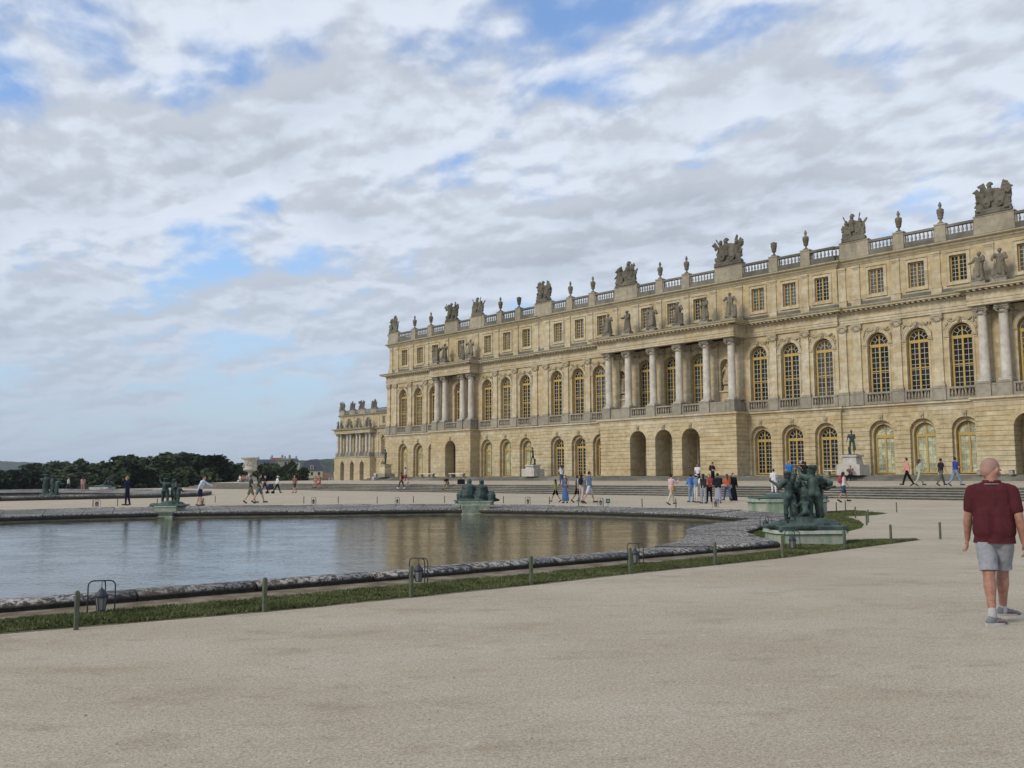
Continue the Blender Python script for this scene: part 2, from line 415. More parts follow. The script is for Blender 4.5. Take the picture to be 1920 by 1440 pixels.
def air():
    me = bpy.data.meshes.new('haze'); x0, x1, y0, y1, z0, z1 = -640, 3090, -640, 3090, -5.5, 75
    me.from_pydata([(x0,y0,z0),(x1,y0,z0),(x1,y1,z0),(x0,y1,z0),(x0,y0,z1),(x1,y0,z1),(x1,y1,z1),(x0,y1,z1)], [], [(0,3,2,1),(4,5,6,7),(0,1,5,4),(1,2,6,5),(2,3,7,6),(3,0,4,7)])
    m = bpy.data.materials.new('thin_air_haze'); m.use_nodes = True; t = m.node_tree; t.nodes.clear()
    v = N('ShaderNodeVolumePrincipled', t); v.inputs['Color'].default_value = (.80, .88, 1, 1); v.inputs['Density'].default_value = .00015; v.inputs['Anisotropy'].default_value = .2
    w = N('ShaderNodeOutputMaterial', t); L(t, v.outputs[0], w.inputs['Volume']); me.materials.append(m)
    o = bpy.data.objects.new('haze', me); C.objects.link(o); o['kind'] = 'stuff'; o['label'] = 'thin pale haze over the whole gardens'
air()
M['wood_post'] = flat('grey_green_post_wood', (.105, .12, .078), .9, .1, var=.2, scale=12)
M['iron'] = flat('dark_blue_iron', (.030, .035, .045), .5, .4)
M['lampglass'] = flat('frosted_lantern_glass', (.22, .21, .20), .25, .5)
M['sign'] = flat('teal_sign_paint', (.02, .10, .085), .6, .3)
def cloth(name, col, v=.14): return flat(name, col, .9, .1, var=v, scale=9)

# ------------------------------------------------------------------ ground, water, coping
def sheet(polys, z, name, m, kind='structure'):
    loops = [[Vector((x, y, 0)) for x, y in p] for p in polys]
    tris = tessellate_polygon(loops); vs = [v for l in loops for v in l]
    me = bpy.data.meshes.new(name); me.from_pydata([(v.x, v.y, z(v.x, v.y) if callable(z) else z) for v in vs], [], tris)
    b = bmesh.new(); b.from_mesh(me); bmesh.ops.recalc_face_normals(b, faces=b.faces)
    if sum(f.normal.z for f in b.faces) < 0: bmesh.ops.reverse_faces(b, faces=b.faces)
    b.to_mesh(me); b.free()
    me.materials.append(m); o = inst(name, me)
    if kind: o['kind'] = kind
    return o
OUT = [(-25,14.0),(-6,13.0),(3.1,12.5),(6.3,12.22),(10,11.95),(13.7,11.74),(16.1,11.55),(18.3,11.35),(19.6,12.7),(21.2,14.2),(23.9,15.4),(28,17.2),(31.6,19.0),
       (33.6,22.5),(33.5,27),(33.3,31.2),(32.7,34.8),(32.0,37),(31,38.6),(27,42.8),(23,45.2),(19.5,47.0),(15.8,48.4),(12.3,49),(0,49.5),(-25,49.5)]
INN = [(-25,15.4),(-6,14.4),(3.1,13.8),(6.3,13.5),(10,13.3),(13.7,13.2),(16.5,13.4),(18.6,14.2),(20.6,15.6),(22.3,16.9),(24.7,18.0),(28.1,18.8),(30.3,19.8),
       (31.6,23.0),(31.5,26.5),(31.2,29.1),(29.8,32.9),(29.0,34.8),(28.3,35.8),(24,38.3),(21,40.3),(17.6,42.7),(14,43.4),(10.7,43.3),(0,43.6),(-25,44)]
def lerp2(a, b, t): return (a[0]+(b[0]-a[0])*t, a[1]+(b[1]-a[1])*t)
def rim_samples(O, I, step):
    out = []
    for k in range(len(O)-1):
        n = max(1, round((Vector(O[k+1])-Vector(O[k])).length/step))
        for i in range(n): out.append((lerp2(O[k], O[k+1], i/n), lerp2(I[k], I[k+1], i/n)))
    out.append((O[-1], I[-1])); return out
def rim_point(o_, i_, d, z):
    w = (Vector(i_)-Vector(o_)); ln = w.length; w /= ln
    return (o_[0]+w.x*d, o_[1]+w.y*d, z)
def coping(name, O, I, h, label, step, whole=False):
    root = tag(empty(name, (O[0][0], O[0][1], 0)), label, 'fountain basin')
    sm = rim_samples(O, I, step); base = Vector((O[0][0], O[0][1], 0)); rr = random.Random(3)
    allmb = MB(); wall = MB(); led = MB()
    for k in range(len(sm)-1):
        (o0, i0), (o1, i1) = sm[k], sm[k+1]
        g = .012
        dz = rr.uniform(-.012, .012)
        mb = MB(); rings = []
        for t in (g/step, 1-g/step):
            oo, ii = lerp2(o0, o1, t), lerp2(i0, i1, t)
            ln = (Vector(ii)-Vector(oo)).length
            pr = [(.02, -.06), (-.02, .03*h/.17), (-.045, .07*h/.17), (-.03, .12*h/.17), (.03, .155*h/.17), (.11, h), (.22, h*.98), (.32, h*.88), (.36, h*.80), (ln*.6, h*.42), (ln-.10, .03), (ln-.03, .015), (ln, -.03), (ln, -.11), (ln-.06, -.14), (.1, -.14)]
            rings.append([Vector(rim_point(oo, ii, d, z+dz)) - base for d, z in pr])
        n = len(rings[0]); mb.v = [tuple(p) for r_ in rings for p in r_]
        for a in range(n): mb.f.append((a, (a+1) % n, (a+1) % n+n, a+n)); mb.sm.append(2 <= a <= 7)
        mb.f.append(tuple(range(n))[::-1]); mb.f.append(tuple(range(n, 2*n))); mb.sm += [False, False]
        if whole: allmb.join(mb)
        else: mb.obj('coping_stone', M['coping'], root)
        ln0 = (Vector(i0)-Vector(o0)).length; ln1 = (Vector(i1)-Vector(o1)).length
        q = [Vector(rim_point(o0, i0, ln0-.05, -.13))-base, Vector(rim_point(o1, i1, ln1-.05, -.13))-base,
             Vector(rim_point(o1, i1, ln1-.05, -1.0))-base, Vector(rim_point(o0, i0, ln0-.05, -1.0))-base]
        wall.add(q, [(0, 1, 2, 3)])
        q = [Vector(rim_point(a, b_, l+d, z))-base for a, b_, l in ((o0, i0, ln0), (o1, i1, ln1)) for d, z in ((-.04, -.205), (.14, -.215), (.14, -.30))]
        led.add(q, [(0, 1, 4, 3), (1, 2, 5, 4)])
    if whole: allmb.obj('coping', M['coping'], root)
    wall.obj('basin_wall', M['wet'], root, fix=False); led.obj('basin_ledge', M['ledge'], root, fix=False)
    return root
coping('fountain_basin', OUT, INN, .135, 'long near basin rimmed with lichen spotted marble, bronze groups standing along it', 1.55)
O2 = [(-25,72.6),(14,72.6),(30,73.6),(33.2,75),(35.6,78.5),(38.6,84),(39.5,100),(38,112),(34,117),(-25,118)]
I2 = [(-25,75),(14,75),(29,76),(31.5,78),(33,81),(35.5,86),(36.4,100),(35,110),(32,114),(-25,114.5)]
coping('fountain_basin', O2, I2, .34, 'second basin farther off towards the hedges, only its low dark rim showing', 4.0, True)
sheet([[lerp2(a, b_, .98) for a, b_ in zip(OUT, INN)]], -.25, 'water', M['water'])
sheet([[lerp2(a, b_, .98) for a, b_ in zip(O2, I2)]], -.25, 'water', M['water'])
hole1 = [lerp2(a, b_, .3) for a, b_ in zip(OUT, INN)]; hole2 = [lerp2(a, b_, .3) for a, b_ in zip(O2, I2)]
PLAT = [(-160,-70),(57.9,-70),(57.9,133),(66,150),(57,142.4),(47.5,137.5),(41,139),(36,141),(-160,150)]
sheet([PLAT, hole1, hole2], 0.0, 'gravel_ground', M['gravel'])
edge = MB(); edge.sweep([(0, 0), (0, -4)], PLAT[3:] ); edge.obj('ground_edge', M['dirt'], fix=False)['kind'] = 'structure'
# land beyond, out to the horizon
def land(x, y): return -4.0
sheet([[(-600,-600),(3050,-600),(3050,3050),(-600,3050)]], -4.0, 'field_ground', M['field'])

GO = [(-6,11.6),(2.74,10.87),(5.46,10.39),(7.5,10.23),(9.6,10.12),(11.9,10.12),(14,10.0),(16.1,9.95),(18.8,10.08),(21,10.17),(22.85,10.27)]
GI = [(-6,12.5),(3.02,11.85),(5.4,11.5),(8.4,11.28),(10.7,11.12),(13.15,11.02),(15.4,10.85),(17.4,10.8),(19.2,11.7),(21.3,11.25),(22.85,10.32)]
CO = [(-6,13.03),(3.1,12.53),(6.3,12.25),(10,11.98),(13.7,11.77),(16.1,11.6),(17.9,11.42),(18.9,11.6),(19.2,11.7)]
sheet([[(x, y-.05) for x, y in GO] + [(x, y) for x, y in reversed(CO)]], .005, 'dirt_strip', M['dirt'])
STRIP = GO + GI[::-1]
PATCH = [(20.8,13.4),(23.1,12.75),(24.9,13.2),(26.6,13.7),(28.3,14.5),(30.5,15.8),(32.1,16.9),(33.1,17.7),(35.2,17.55),(36.9,17.9),(38.0,19.2),(39.2,20.5),(36.5,20.8),(33.6,20.3),(31.8,19.2),(28,17.3),(24,15.6),(21.2,14.3)]
sheet([STRIP], .010, 'lawn', M['lawn']); sheet([PATCH], .006, 'lawn', M['lawn'])
def inside(p, poly):
    c_ = False; j = len(poly)-1
    for i in range(len(poly)):
        xi, yi = poly[i]; xj, yj = poly[j]
        if (yi > p[1]) != (yj > p[1]) and p[0] < (xj-xi)*(p[1]-yi)/(yj-yi)+xi: c_ = not c_
        j = i
    return c_
def grass(poly, x0, n, h, label, ragged=.05):
    rr = random.Random(11); vs, fs = [], []
    xs = [p[0] for p in poly]; ys = [p[1] for p in poly]; k = 0
    while k < n:
        x = rr.uniform(max(x0, min(xs)), max(xs)); y = rr.uniform(min(ys)-ragged, max(ys)+ragged)
        e = ragged*noise.noise((x*2.2, y*2.2, 5.0))*2
        if not inside((x, y+e), poly): continue
        tuft = noise.noise((x*1.3, y*1.3, 0)); tt = noise.noise((x*7, y*7, 3))
        if tt < -.28 and rr.random() < .75: k += 1; continue
        hh = h*rr.uniform(.45, 1.15)*(1+.6*tuft+.35*tt); a = rr.uniform(0, 2*pi); w = rr.uniform(.005, .011)*(1+x/22)
        lx, ly = rr.gauss(0, .45)*hh, rr.gauss(0, .45)*hh
        i = len(vs); vs += [(x-w*cos(a), y-w*sin(a), .008), (x+w*cos(a), y+w*sin(a), .008), (x+lx, y+ly, .008+hh)]; fs.append((i, i+1, i+2)); k += 1
    me = bpy.data.meshes.new('grass'); me.from_pydata(vs, [], fs); me.materials.append(M['grassblade'])
    o = inst('grass', me); tag(o, label, 'grass', kind='stuff')
grass(STRIP, 2.0, 95000, .036, 'narrow strip of green grass along the near edge of the basin')
grass(PATCH, 20, 20000, .035, 'pointed patch of lawn behind the bronze corner group')
# loose grit near the camera
rr = random.Random(5); mb = MB(); k = 0
while k < 5200:
    d = rr.uniform(2.6, 13)**1.0; a = TH+R(rr.uniform(-31, 31)); x, y = d*sin(a), d*cos(a)
    if inside((x, y), STRIP) or y > 10.2+x*0 and x < 23 and y > 10.0: k += 1; continue
    s_ = rr.uniform(.0025, .007)*(1 if rr.random() < .96 else 1.9); z = s_*.25
    q = [(x+s_*rr.uniform(.7,1.2), y, z), (x, y+s_*rr.uniform(.7,1.2), z), (x-s_, y, z), (x, y-s_, z), (x, y, z+s_*.8)]
    mb.add(q, [(0,1,4),(1,2,4),(2,3,4),(3,0,4)]); k += 1
tag(mb.obj('pebbles', flat('grit_stones', (.40, .36, .31), .9, .2, var=.6, scale=31), fix=False), 'loose pale grit lying on the gravel in front', 'gravel', kind='stuff')

# ------------------------------------------------------------------ terrace and its steps
def sm01(t): t = max(0, min(1, t)); return t*t*(3-2*t)
def terr(x, y): return .78 + .24*max(0, min(1, (x-59.4)/15.2)) - 1.25*sm01((y-122)/112)
st = tag(empty('terrace_steps', (57.55, 60, 0)), kind='structure')
for i in range(5):
    mb = MB(); x0 = .36*i; n1 = 134.6-60-1.0*i
    # each tread is a run of long blocks
    y = -80.0; r_ = random.Random(40+i)
    mb.box(x0+.9, 12, -80, n1, .155*i-.02, .155*(i+1)-.008)
    o = mb.obj('step_core', M['step'], st)
    y = -80.0
    mb = MB(); rs = MB()
    while y < n1-.3:
        l = min(r_.uniform(1.7, 2.6), n1-y); dz = r_.uniform(-.006, .006); dx = r_.uniform(-.012, .012)
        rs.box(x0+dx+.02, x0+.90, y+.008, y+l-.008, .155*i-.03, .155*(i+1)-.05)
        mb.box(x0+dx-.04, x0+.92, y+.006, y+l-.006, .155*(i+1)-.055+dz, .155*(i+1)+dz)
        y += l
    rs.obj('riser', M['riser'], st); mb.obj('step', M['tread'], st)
nx, ny = 30, 70; vs, fs = [], []
for j in range(ny+1):
    for i in range(nx+1):
        x = 59.2 + (190-59.2)*(i/nx)**1.8; y = -40 + 310*j/ny
        yy = y
        vs.append((x, yy, terr(x, yy)+ .004))
for j in range(ny):
    for i in range(nx):
        a = j*(nx+1)+i; y = -40+310*(j+.5)/ny; x = vs[a][0]
        if y > 130 and x < 59.4+ (y-130)*0.55: continue
        fs.append((a, a+1, a+nx+2, a+nx+1))
me = bpy.data.meshes.new('terrace_gravel'); me.from_pydata(vs, [], fs); me.materials.append(M['gravel']); inst('terrace_gravel', me)['kind'] = 'structure'

# ------------------------------------------------------------------ far hills
def ridge(name, a0, a1, r0, r1, h, seed, na=520, nr=26):
    vs, fs = [], []
    for j in range(nr+1):
        for i in range(na+1):
            a = R(a0+(a1-a0)*i/na); t = j/nr; r_ = r0+(r1-r0)*t
            x, y = r_*sin(a), r_*cos(a)
            z = -4 + h(math.degrees(a))*sm01(t*1.15) + (3.2*noise.noise((x/22, y/22, seed)) + 3.0*abs(noise.noise((x/9, y/9, seed+4))) + 6*noise.noise((x/120, y/120, seed)))*min(1, t*3)
            vs.append((x, y, z))
    for j in range(nr):
        for i in range(na): k = j*(na+1)+i; fs.append((k, k+1, k+na+2, k+na+1))
    me = bpy.data.meshes.new(name); me.from_pydata(vs, [], fs); me.materials.append(M['hill']); inst(name, me)['kind'] = 'structure'
ridge('hills', -6, 60, 1500, 2600, lambda a: 36+5*sin(R(a*9))+5*sm01((a-24)/8), 2.0)
ridge('hills', 6, 60, 700, 1250, lambda a: 8+15*sm01((a-26)/5)+2*sin(R(a*16)), 9.0, 520, 20)

# ------------------------------------------------------------------ palace facade kit (local x = along the front, local y = outward, z = up)
def arc(r, zs, a0, a1, n=8): return [(r*cos(R(a0+(a1-a0)*i/n)), zs+r*sin(R(a0+(a1-a0)*i/n))) for i in range(n+1)]
def edge_x(r, zs, z): return r if z <= zs else (math.sqrt(max(0, r*r-(z-zs)**2)) if z < zs+r else 0.0)
def wall_cell(mb, a, wl, wr, r, zb, zs, z0, z1, y0, y1, rect=None):
    """wall between a-wl and a+wr with an arched (or rect: top at rect) opening of half width r"""
    top = rect if rect is not None else zs
    if zb > z0: mb.box(a-r, a+r, y0, y1, z0, zb)
    mb.box(a-wl, a-r, y0, y1, z0, top); mb.box(a+r, a+wr, y0, y1, z0, top)
    if rect is not None: mb.box(a-wl, a+wr, y0, y1, top, z1); return
    L_ = [(a-wl, zs)] + [(a+x, z) for x, z in arc(r, zs, 180, 90)] + [(a, z1), (a-wl, z1)]
    R_ = [(a+x, z) for x, z in arc(r, zs, 90, 0)] + [(a+wr, zs), (a+wr, z1), (a, z1)]
    mb.prism(L_, y0, y1); mb.prism(R_, y0, y1)
def ring(mb, r0, r1, zs, a0, a1, y0, y1, n=14, cx=0.0):
    for i in range(n):
        b0, b1 = R(a0+(a1-a0)*i/n), R(a0+(a1-a0)*(i+1)/n)
        mb.prism([(cx+r0*cos(b0), zs+r0*sin(b0)), (cx+r1*cos(b0), zs+r1*sin(b0)), (cx+r1*cos(b1), zs+r1*sin(b1)), (cx+r0*cos(b1), zs+r0*sin(b1))], y0, y1)
def window_meshes(r, zb, zs, rows, rail=None, fr=.10, tr=.26):
    f, bars, g = MB(), MB(), MB(); ri = r-fr
    f.box(-r, -ri, -.06, .06, zb, zs); f.box(ri, r, -.06, .06, zb, zs); f.box(-ri, ri, -.05, .05, zb, zb+.14)
    f.box(-.075, .075, -.05, .08, zb+.14, zs-tr); f.box(-ri, ri, -.055, .09, zs-tr, zs); f.box(-.055, .055, -.05, .06, zs, zs+ri)
    ring(f, ri, r, zs, 0, 180, -.06, .06)
    if rail: f.box(-ri, -.075, -.05, .055, rail, rail+.09); f.box(.075, ri, -.05, .055, rail, rail+.09)
    for s in (-1, 1):
        f.box(s*ri-.0 if s < 0 else ri-.055, s*ri+.055 if s < 0 else ri, -.045, .05, zb+.14, zs-tr)
        c_ = s*(ri+.02)/2; bars.box(c_-.016, c_+.016, -.02, .03, zb+.14, zs-tr)
    zz0, zz1 = zb+.14, zs-tr
    for k in range(1, rows):
        z = zz0+(zz1-zz0)*k/rows; bars.box(-ri, -.075, -.018, .028, z-.016, z+.016); bars.box(.075, ri, -.018, .028, z-.016, z+.016)
    ring(bars, ri*.52, ri*.52+.035, zs, 0, 180, -.02, .03, 10)
    for d in (30, 60, 120, 150):
        c_, s_ = cos(R(d)), sin(R(d)); n_ = (-s_*.015, c_*.015)
        bars.prism([(ri*.53*c_-n_[0], zs+ri*.53*s_-n_[1]), (ri*c_-n_[0], zs+ri*s_-n_[1]), (ri*c_+n_[0], zs+ri*s_+n_[1]), (ri*.53*c_+n_[0], zs+ri*.53*s_+n_[1])], -.02, .03)
    g.prism([(-r, zb)]+[(r, zb)]+arc(r, zs, 0, 180, 14), -.03, -.012)
    return f, bars, g
def rect_window_meshes(w, z0, z1, cols, rows):
    f, bars, g = MB(), MB(), MB(); h = w/2
    f.box(-h, -h+.09, -.06, .06, z0, z1); f.box(h-.09, h, -.06, .06, z0, z1); f.box(-h+.09, h-.09, -.05, .05, z0, z0+.1); f.box(-h+.09, h-.09, -.05, .05, z1-.09, z1)
    f.box(-.065, .065, -.05, .07, z0+.1, z1-.09)
    for s in (-1, 1):
        c_ = s*(h-.09+.065)/2; bars.box(c_-.016, c_+.016, -.02, .03, z0+.1, z1-.09)
    for k in range(1, rows):
        z = z0+.1+(z1-z0-.19)*k/rows; bars.box(-h+.09, -.065, -.018, .028, z-.015, z+.015); bars.box(.065, h-.09, -.018, .028, z-.015, z+.015)
    g.box(-h, h, -.03, -.012, z0, z1); return f, bars, g
def three(t, nm, mats): return [x.mesh(n, m) for x, n, m in zip(t, ('window', 'glazing_bars', 'glass'), mats)]
WF = three(window_meshes(.90, 8.02, 12.98, 10, 10.55), 'f', (M['ochre'], M['bar'], M['glass']))
WG = three(window_meshes(.88, 1.62, 4.98, 8, None), 'g', (M['ochre'], M['bar'], M['glass']))
WA = three(rect_window_meshes(1.36, 17.52, 19.72, 4, 6), 'a', (M['ochre'], M['bar'], M['glass_grey']))
def swap(me, m): c_ = me.copy(); c_.materials.clear(); c_.materials.append(m); return c_
WFs = [WF[0], WF[1], swap(WF[2], M['glass_sky_tone'])]; WAd = [WA[0], WA[1], swap(WA[2], M['glass'])]; WGc = [WG[0], WG[1], swap(WG[2], M['glass_curtain'])]
def window(par, W3, a, y, sx=1.0, label=None):
    w = inst('window', W3[0], par, (a, y, 0), 0, (sx, 1, 1))
    if label: w['label'] = label
    inst('glazing_bars', W3[1], w); inst('glass', W3[2], w); return w

def column_mesh():
    mb = MB()
    mb.box(-.47, .47, -.47, .47, 8.88, 9.00)
    mb.lathe([(.47, 9.00), (.49, 9.05), (.47, 9.10), (.41, 9.12), (.41, 9.16), (.44, 9.2), (.42, 9.24), (.385, 9.26), (.385, 10.8), (.37, 12.4), (.335, 14.3), (.335, 14.40), (.36, 14.42), (.36, 14.47), (.33, 14.48)], 20)
    return mb
def capital_mesh(w=.36, d=.36):
    mb = MB(); mb.lathe([(w*1.0, 14.48), (w*1.25, 14.60), (w*1.25, 14.66)], 16)
    for s in (-1, 1):
        for q in (-1, 1):
            mb.lathe([(.17, -.09), (.17, .09)], 12, (s*w*1.12, q*d*1.0, 14.60), 'y')
            mb.lathe([(.07, -.11), (.07, .11)], 8, (s*w*1.12, q*d*1.0, 14.60), 'y')
        mb.lathe([(.12, -d), (.12, d)], 10, (s*w*1.12, 0, 14.60), 'y')
    mb.box(-w*1.42, w*1.42, -d*1.42, d*1.42, 14.70, 14.86); mb.box(-w*1.5, w*1.5, -d*1.5, d*1.5, 14.86, 14.93)
    for s in (-1, 0, 1): mb.ell((s*w*.55, d*1.3, 14.62), (.06, .06, .09), 6)
    for s in (-1, 1): mb.tube([(s*w*1.2, d*1.15, 14.46), (s*w*.6, d*1.2, 14.30), (0, d*1.2, 14.26)], .05, 6)
    return mb
MC = column_mesh().mesh('column', M['column']); MCap = capital_mesh().mesh('capital', M['grey'])
def pilaster_mesh(w=.72):
    mb = MB(); h = w/2
    mb.box(-h-.09, h+.09, 0, .30, 8.88, 9.00); mb.box(-h-.05, h+.05, 0, .26, 9.0, 9.12); mb.box(-h-.02, h+.02, 0, .22, 9.12, 9.2)
    mb.box(-h, h, 0, .17, 9.2, 14.48); return mb
def pil_cap_mesh(w=.72):
    mb = MB(); h = w/2
    mb.box(-h-.02, h+.02, 0, .21, 14.40, 14.46); mb.box(-h, h, 0, .2, 14.46, 14.72)
    for s in (-1, 1):
        mb.lathe([(.155, .06), (.155, .27)], 12, (s*(h+.0), 0, 14.60), 'y'); mb.lathe([(.06, .06), (.06, .30)], 8, (s*(h+.0), 0, 14.60), 'y')
    mb.tube([(-h, .25, 14.44), (-h*.5, .26, 14.32), (0, .26, 14.28), (h*.5, .26, 14.32), (h, .25, 14.44)], .045, 6)
    mb.box(-h-.10, h+.10, 0, .28, 14.72, 14.86); mb.box(-h-.13, h+.13, 0, .31, 14.86, 14.93); return mb
MP = pilaster_mesh().mesh('pilaster', M['stone2']); MPc = pil_cap_mesh().mesh('capital', M['trim'])
def attic_pil_mesh(w=.72):
    mb = MB(); h = w/2
    mb.box(-h-.08, h+.08, 0, .20, 16.5, 17.15); mb.box(-h-.11, h+.11, 0, .23, 17.15, 17.23)
    mb.box(-h, h, 0, .11, 17.23, 20.1); mb.box(-h-.05, h+.05, 0, .16, 20.1, 20.2); mb.box(-h-.02, h+.02, 0, .13, 20.2, 20.3)
    for s in (-.6, -.2, .2, .6): mb.ell((s*h, .13, 19.98), (.05, .04, .10), 6)
    return mb
MAP = attic_pil_mesh().mesh('attic_pilaster', M['stone2'])
BAL = [(.095, 0), (.095, .05), (.06, .07), (.055, .1), (.10, .2), (.105, .27), (.07, .42), (.045, .52), (.05, .56), (.085, .58), (.085, .62)]
def balusters(x0, x1, z, y, h=.62, sp=.33):
    mb = MB(); n = max(1, round((x1-x0)/sp))
    for i in range(n):
        c_ = x0+(x1-x0)*(i+.5)/n; mb.lathe([(r_, z+q*h/.62) for r_, q in BAL], 7, (c_, y, 0))
    return mb
def archivolt_mesh():
    mb = MB()
    ring(mb, .95, 1.02, 13.05, 0, 180, 0, .05, 18); ring(mb, 1.02, 1.20, 13.05, 0, 180, 0, .085, 18); ring(mb, 1.20, 1.27, 13.05, 0, 180, 0, .13, 18)
    for s in (-1, 1):
        x0, x1 = sorted((s*.90, s*1.36))
        for za, zb, d in ((12.72, 12.80, .05), (12.88, 12.99, .09), (12.99, 13.05, .14)): mb.box(x0, x1, 0, d, za, zb)
        x0, x1 = sorted((s*.95, s*1.10)); mb.box(x0, x1, 0, .045, 7.95, 12.72)
    return mb
MAr = archivolt_mesh().mesh('archivolt', M['stone2'])
def keystone_carving(seed):
    r_ = random.Random(seed); mb = MB()
    mb.prism([(-.15, 14.0), (.15, 14.0), (.20, 14.42), (-.20, 14.42)], 0, .2)
    mb.ell((0, .24, 14.24), (.13, .13, .19), 8); mb.ell((0, .33, 14.22), (.04, .06, .06), 6); mb.ell((0, .2, 14.40), (.2, .12, .09), 8)
    for s in (-1, 1):
        pts = [(s*.22, .1, 14.38), (s*.45, .12, 14.22+r_.uniform(-.04, .04)), (s*.72, .12, 14.2), (s*.98, .1, 14.36)]
        mb.tube([tuple(p) for p in pts], .065, 6)
        for k in range(7):
            x, z = s*r_.uniform(.55, 1.25), r_.uniform(13.75, 14.4)
            if x*x+(z-13.05)**2 < 1.36**2: continue
            mb.ell((x, .06, z), (r_.uniform(.05, .11), .09, r_.uniform(.06, .16)), 6)
        for k in range(4):
            x, z = s*r_.uniform(1.15, 1.32), r_.uniform(13.3, 13.9); mb.ell((x, .05, z), (.06, .07, .1), 6)
    return mb
MKs = [keystone_carving(i).mesh('carved_keystone', M['trim']) for i in range(4)]

CZ = [(1.50, 2.17)] + [(2.17+.392*i, 2.17+.392*(i+1)) for i in range(12)]     # plinth and twelve dressed courses, up to 6.87
GR, GZ = 1.10, 5.16                                                            # outer ground floor arch
class Pieces:
    """individual stone courses: the 300 that show largest become parts, the rest one joined part"""
    def __init__(s): s.items = []; s.cache = {}
    def add(s, key, make, a, y, z=0.0): s.items.append((a, key, make, y, z))
    def place(s, parent, name, m, cx=19.0, limit=300):
        s.items.sort(key=lambda t: abs(t[0]-cx)); rest = MB()
        for k, (a, key, make, y, z) in enumerate(s.items):
            if k < limit:
                if key not in s.cache: s.cache[key] = make().mesh(name, m)
                inst(name, s.cache[key], parent, (a, y, z))
            else: rest.join(make(), (a, y, z))
        if rest.v: rest.obj(name, m, parent)['kind'] = 'stuff'
def course_half(side, z0, z1, r, zs, w, th):
    def make():
        mb = MB(); g = .028
        za, zb = z0+g, z1-g
        n = 5; pts = []
        for i in range(n+1):
            z = za+(zb-za)*i/n; pts.append((edge_x(r, zs, z), z))
        if pts[0][0] <= 0: pts = [(0, za), (0, zb)]
        elif pts[-1][0] <= 0:
            pts = [p for p in pts if p[0] > 0] + [(0, min(zb, zs+r)), (0, zb)] if zb > zs+r else pts
        poly = pts + [(w, zb), (w, za)]
        if side < 0: poly = [(-x, z) for x, z in poly][::-1]
        mb.prism(poly, -th, 0); return mb
    return make
def course_plain(w, z0, z1, th):
    def make():
        mb = MB(); g = .028; mb.box(0, w, -th, 0, z0+g, z1-g); return mb
    return make
def voussoirs(r, zs, r1, th):
    mb = MB(); n = 9
    for i in range(n):
        a0, a1 = 18+144*i/n+.8, 18+144*(i+1)/n-.8
        R1 = r1+(.16 if i in (3, 5) else 0.05 if i in (2, 6) else 0)
        if i == n//2: continue
        p = [(r*cos(R(a0)), zs+r*sin(R(a0))), (R1*cos(R(a0)), zs+R1*sin(R(a0))), (R1*cos(R(a1)), zs+R1*sin(R(a1))), (r*cos(R(a1)), zs+r*sin(R(a1)))]
        mb.prism(p, -th, .012)
    return mb
MV = voussoirs(GR+.003, GZ, GR+.48, .2).mesh('voussoirs', M['course'])
def key_g():
    mb = MB(); mb.prism([(-.13, GZ+GR-.05), (.13, GZ+GR-.05), (.19, GZ+GR+.50), (-.19, GZ+GR+.50)], -.1, .12)
    mb.ell((0, .15, GZ+GR+.30), (.13, .10, .17), 8); mb.ell((0, .13, GZ+GR+.02), (.09, .08, .08), 6); return mb
MKg = key_g().mesh('keystone', M['trim'])

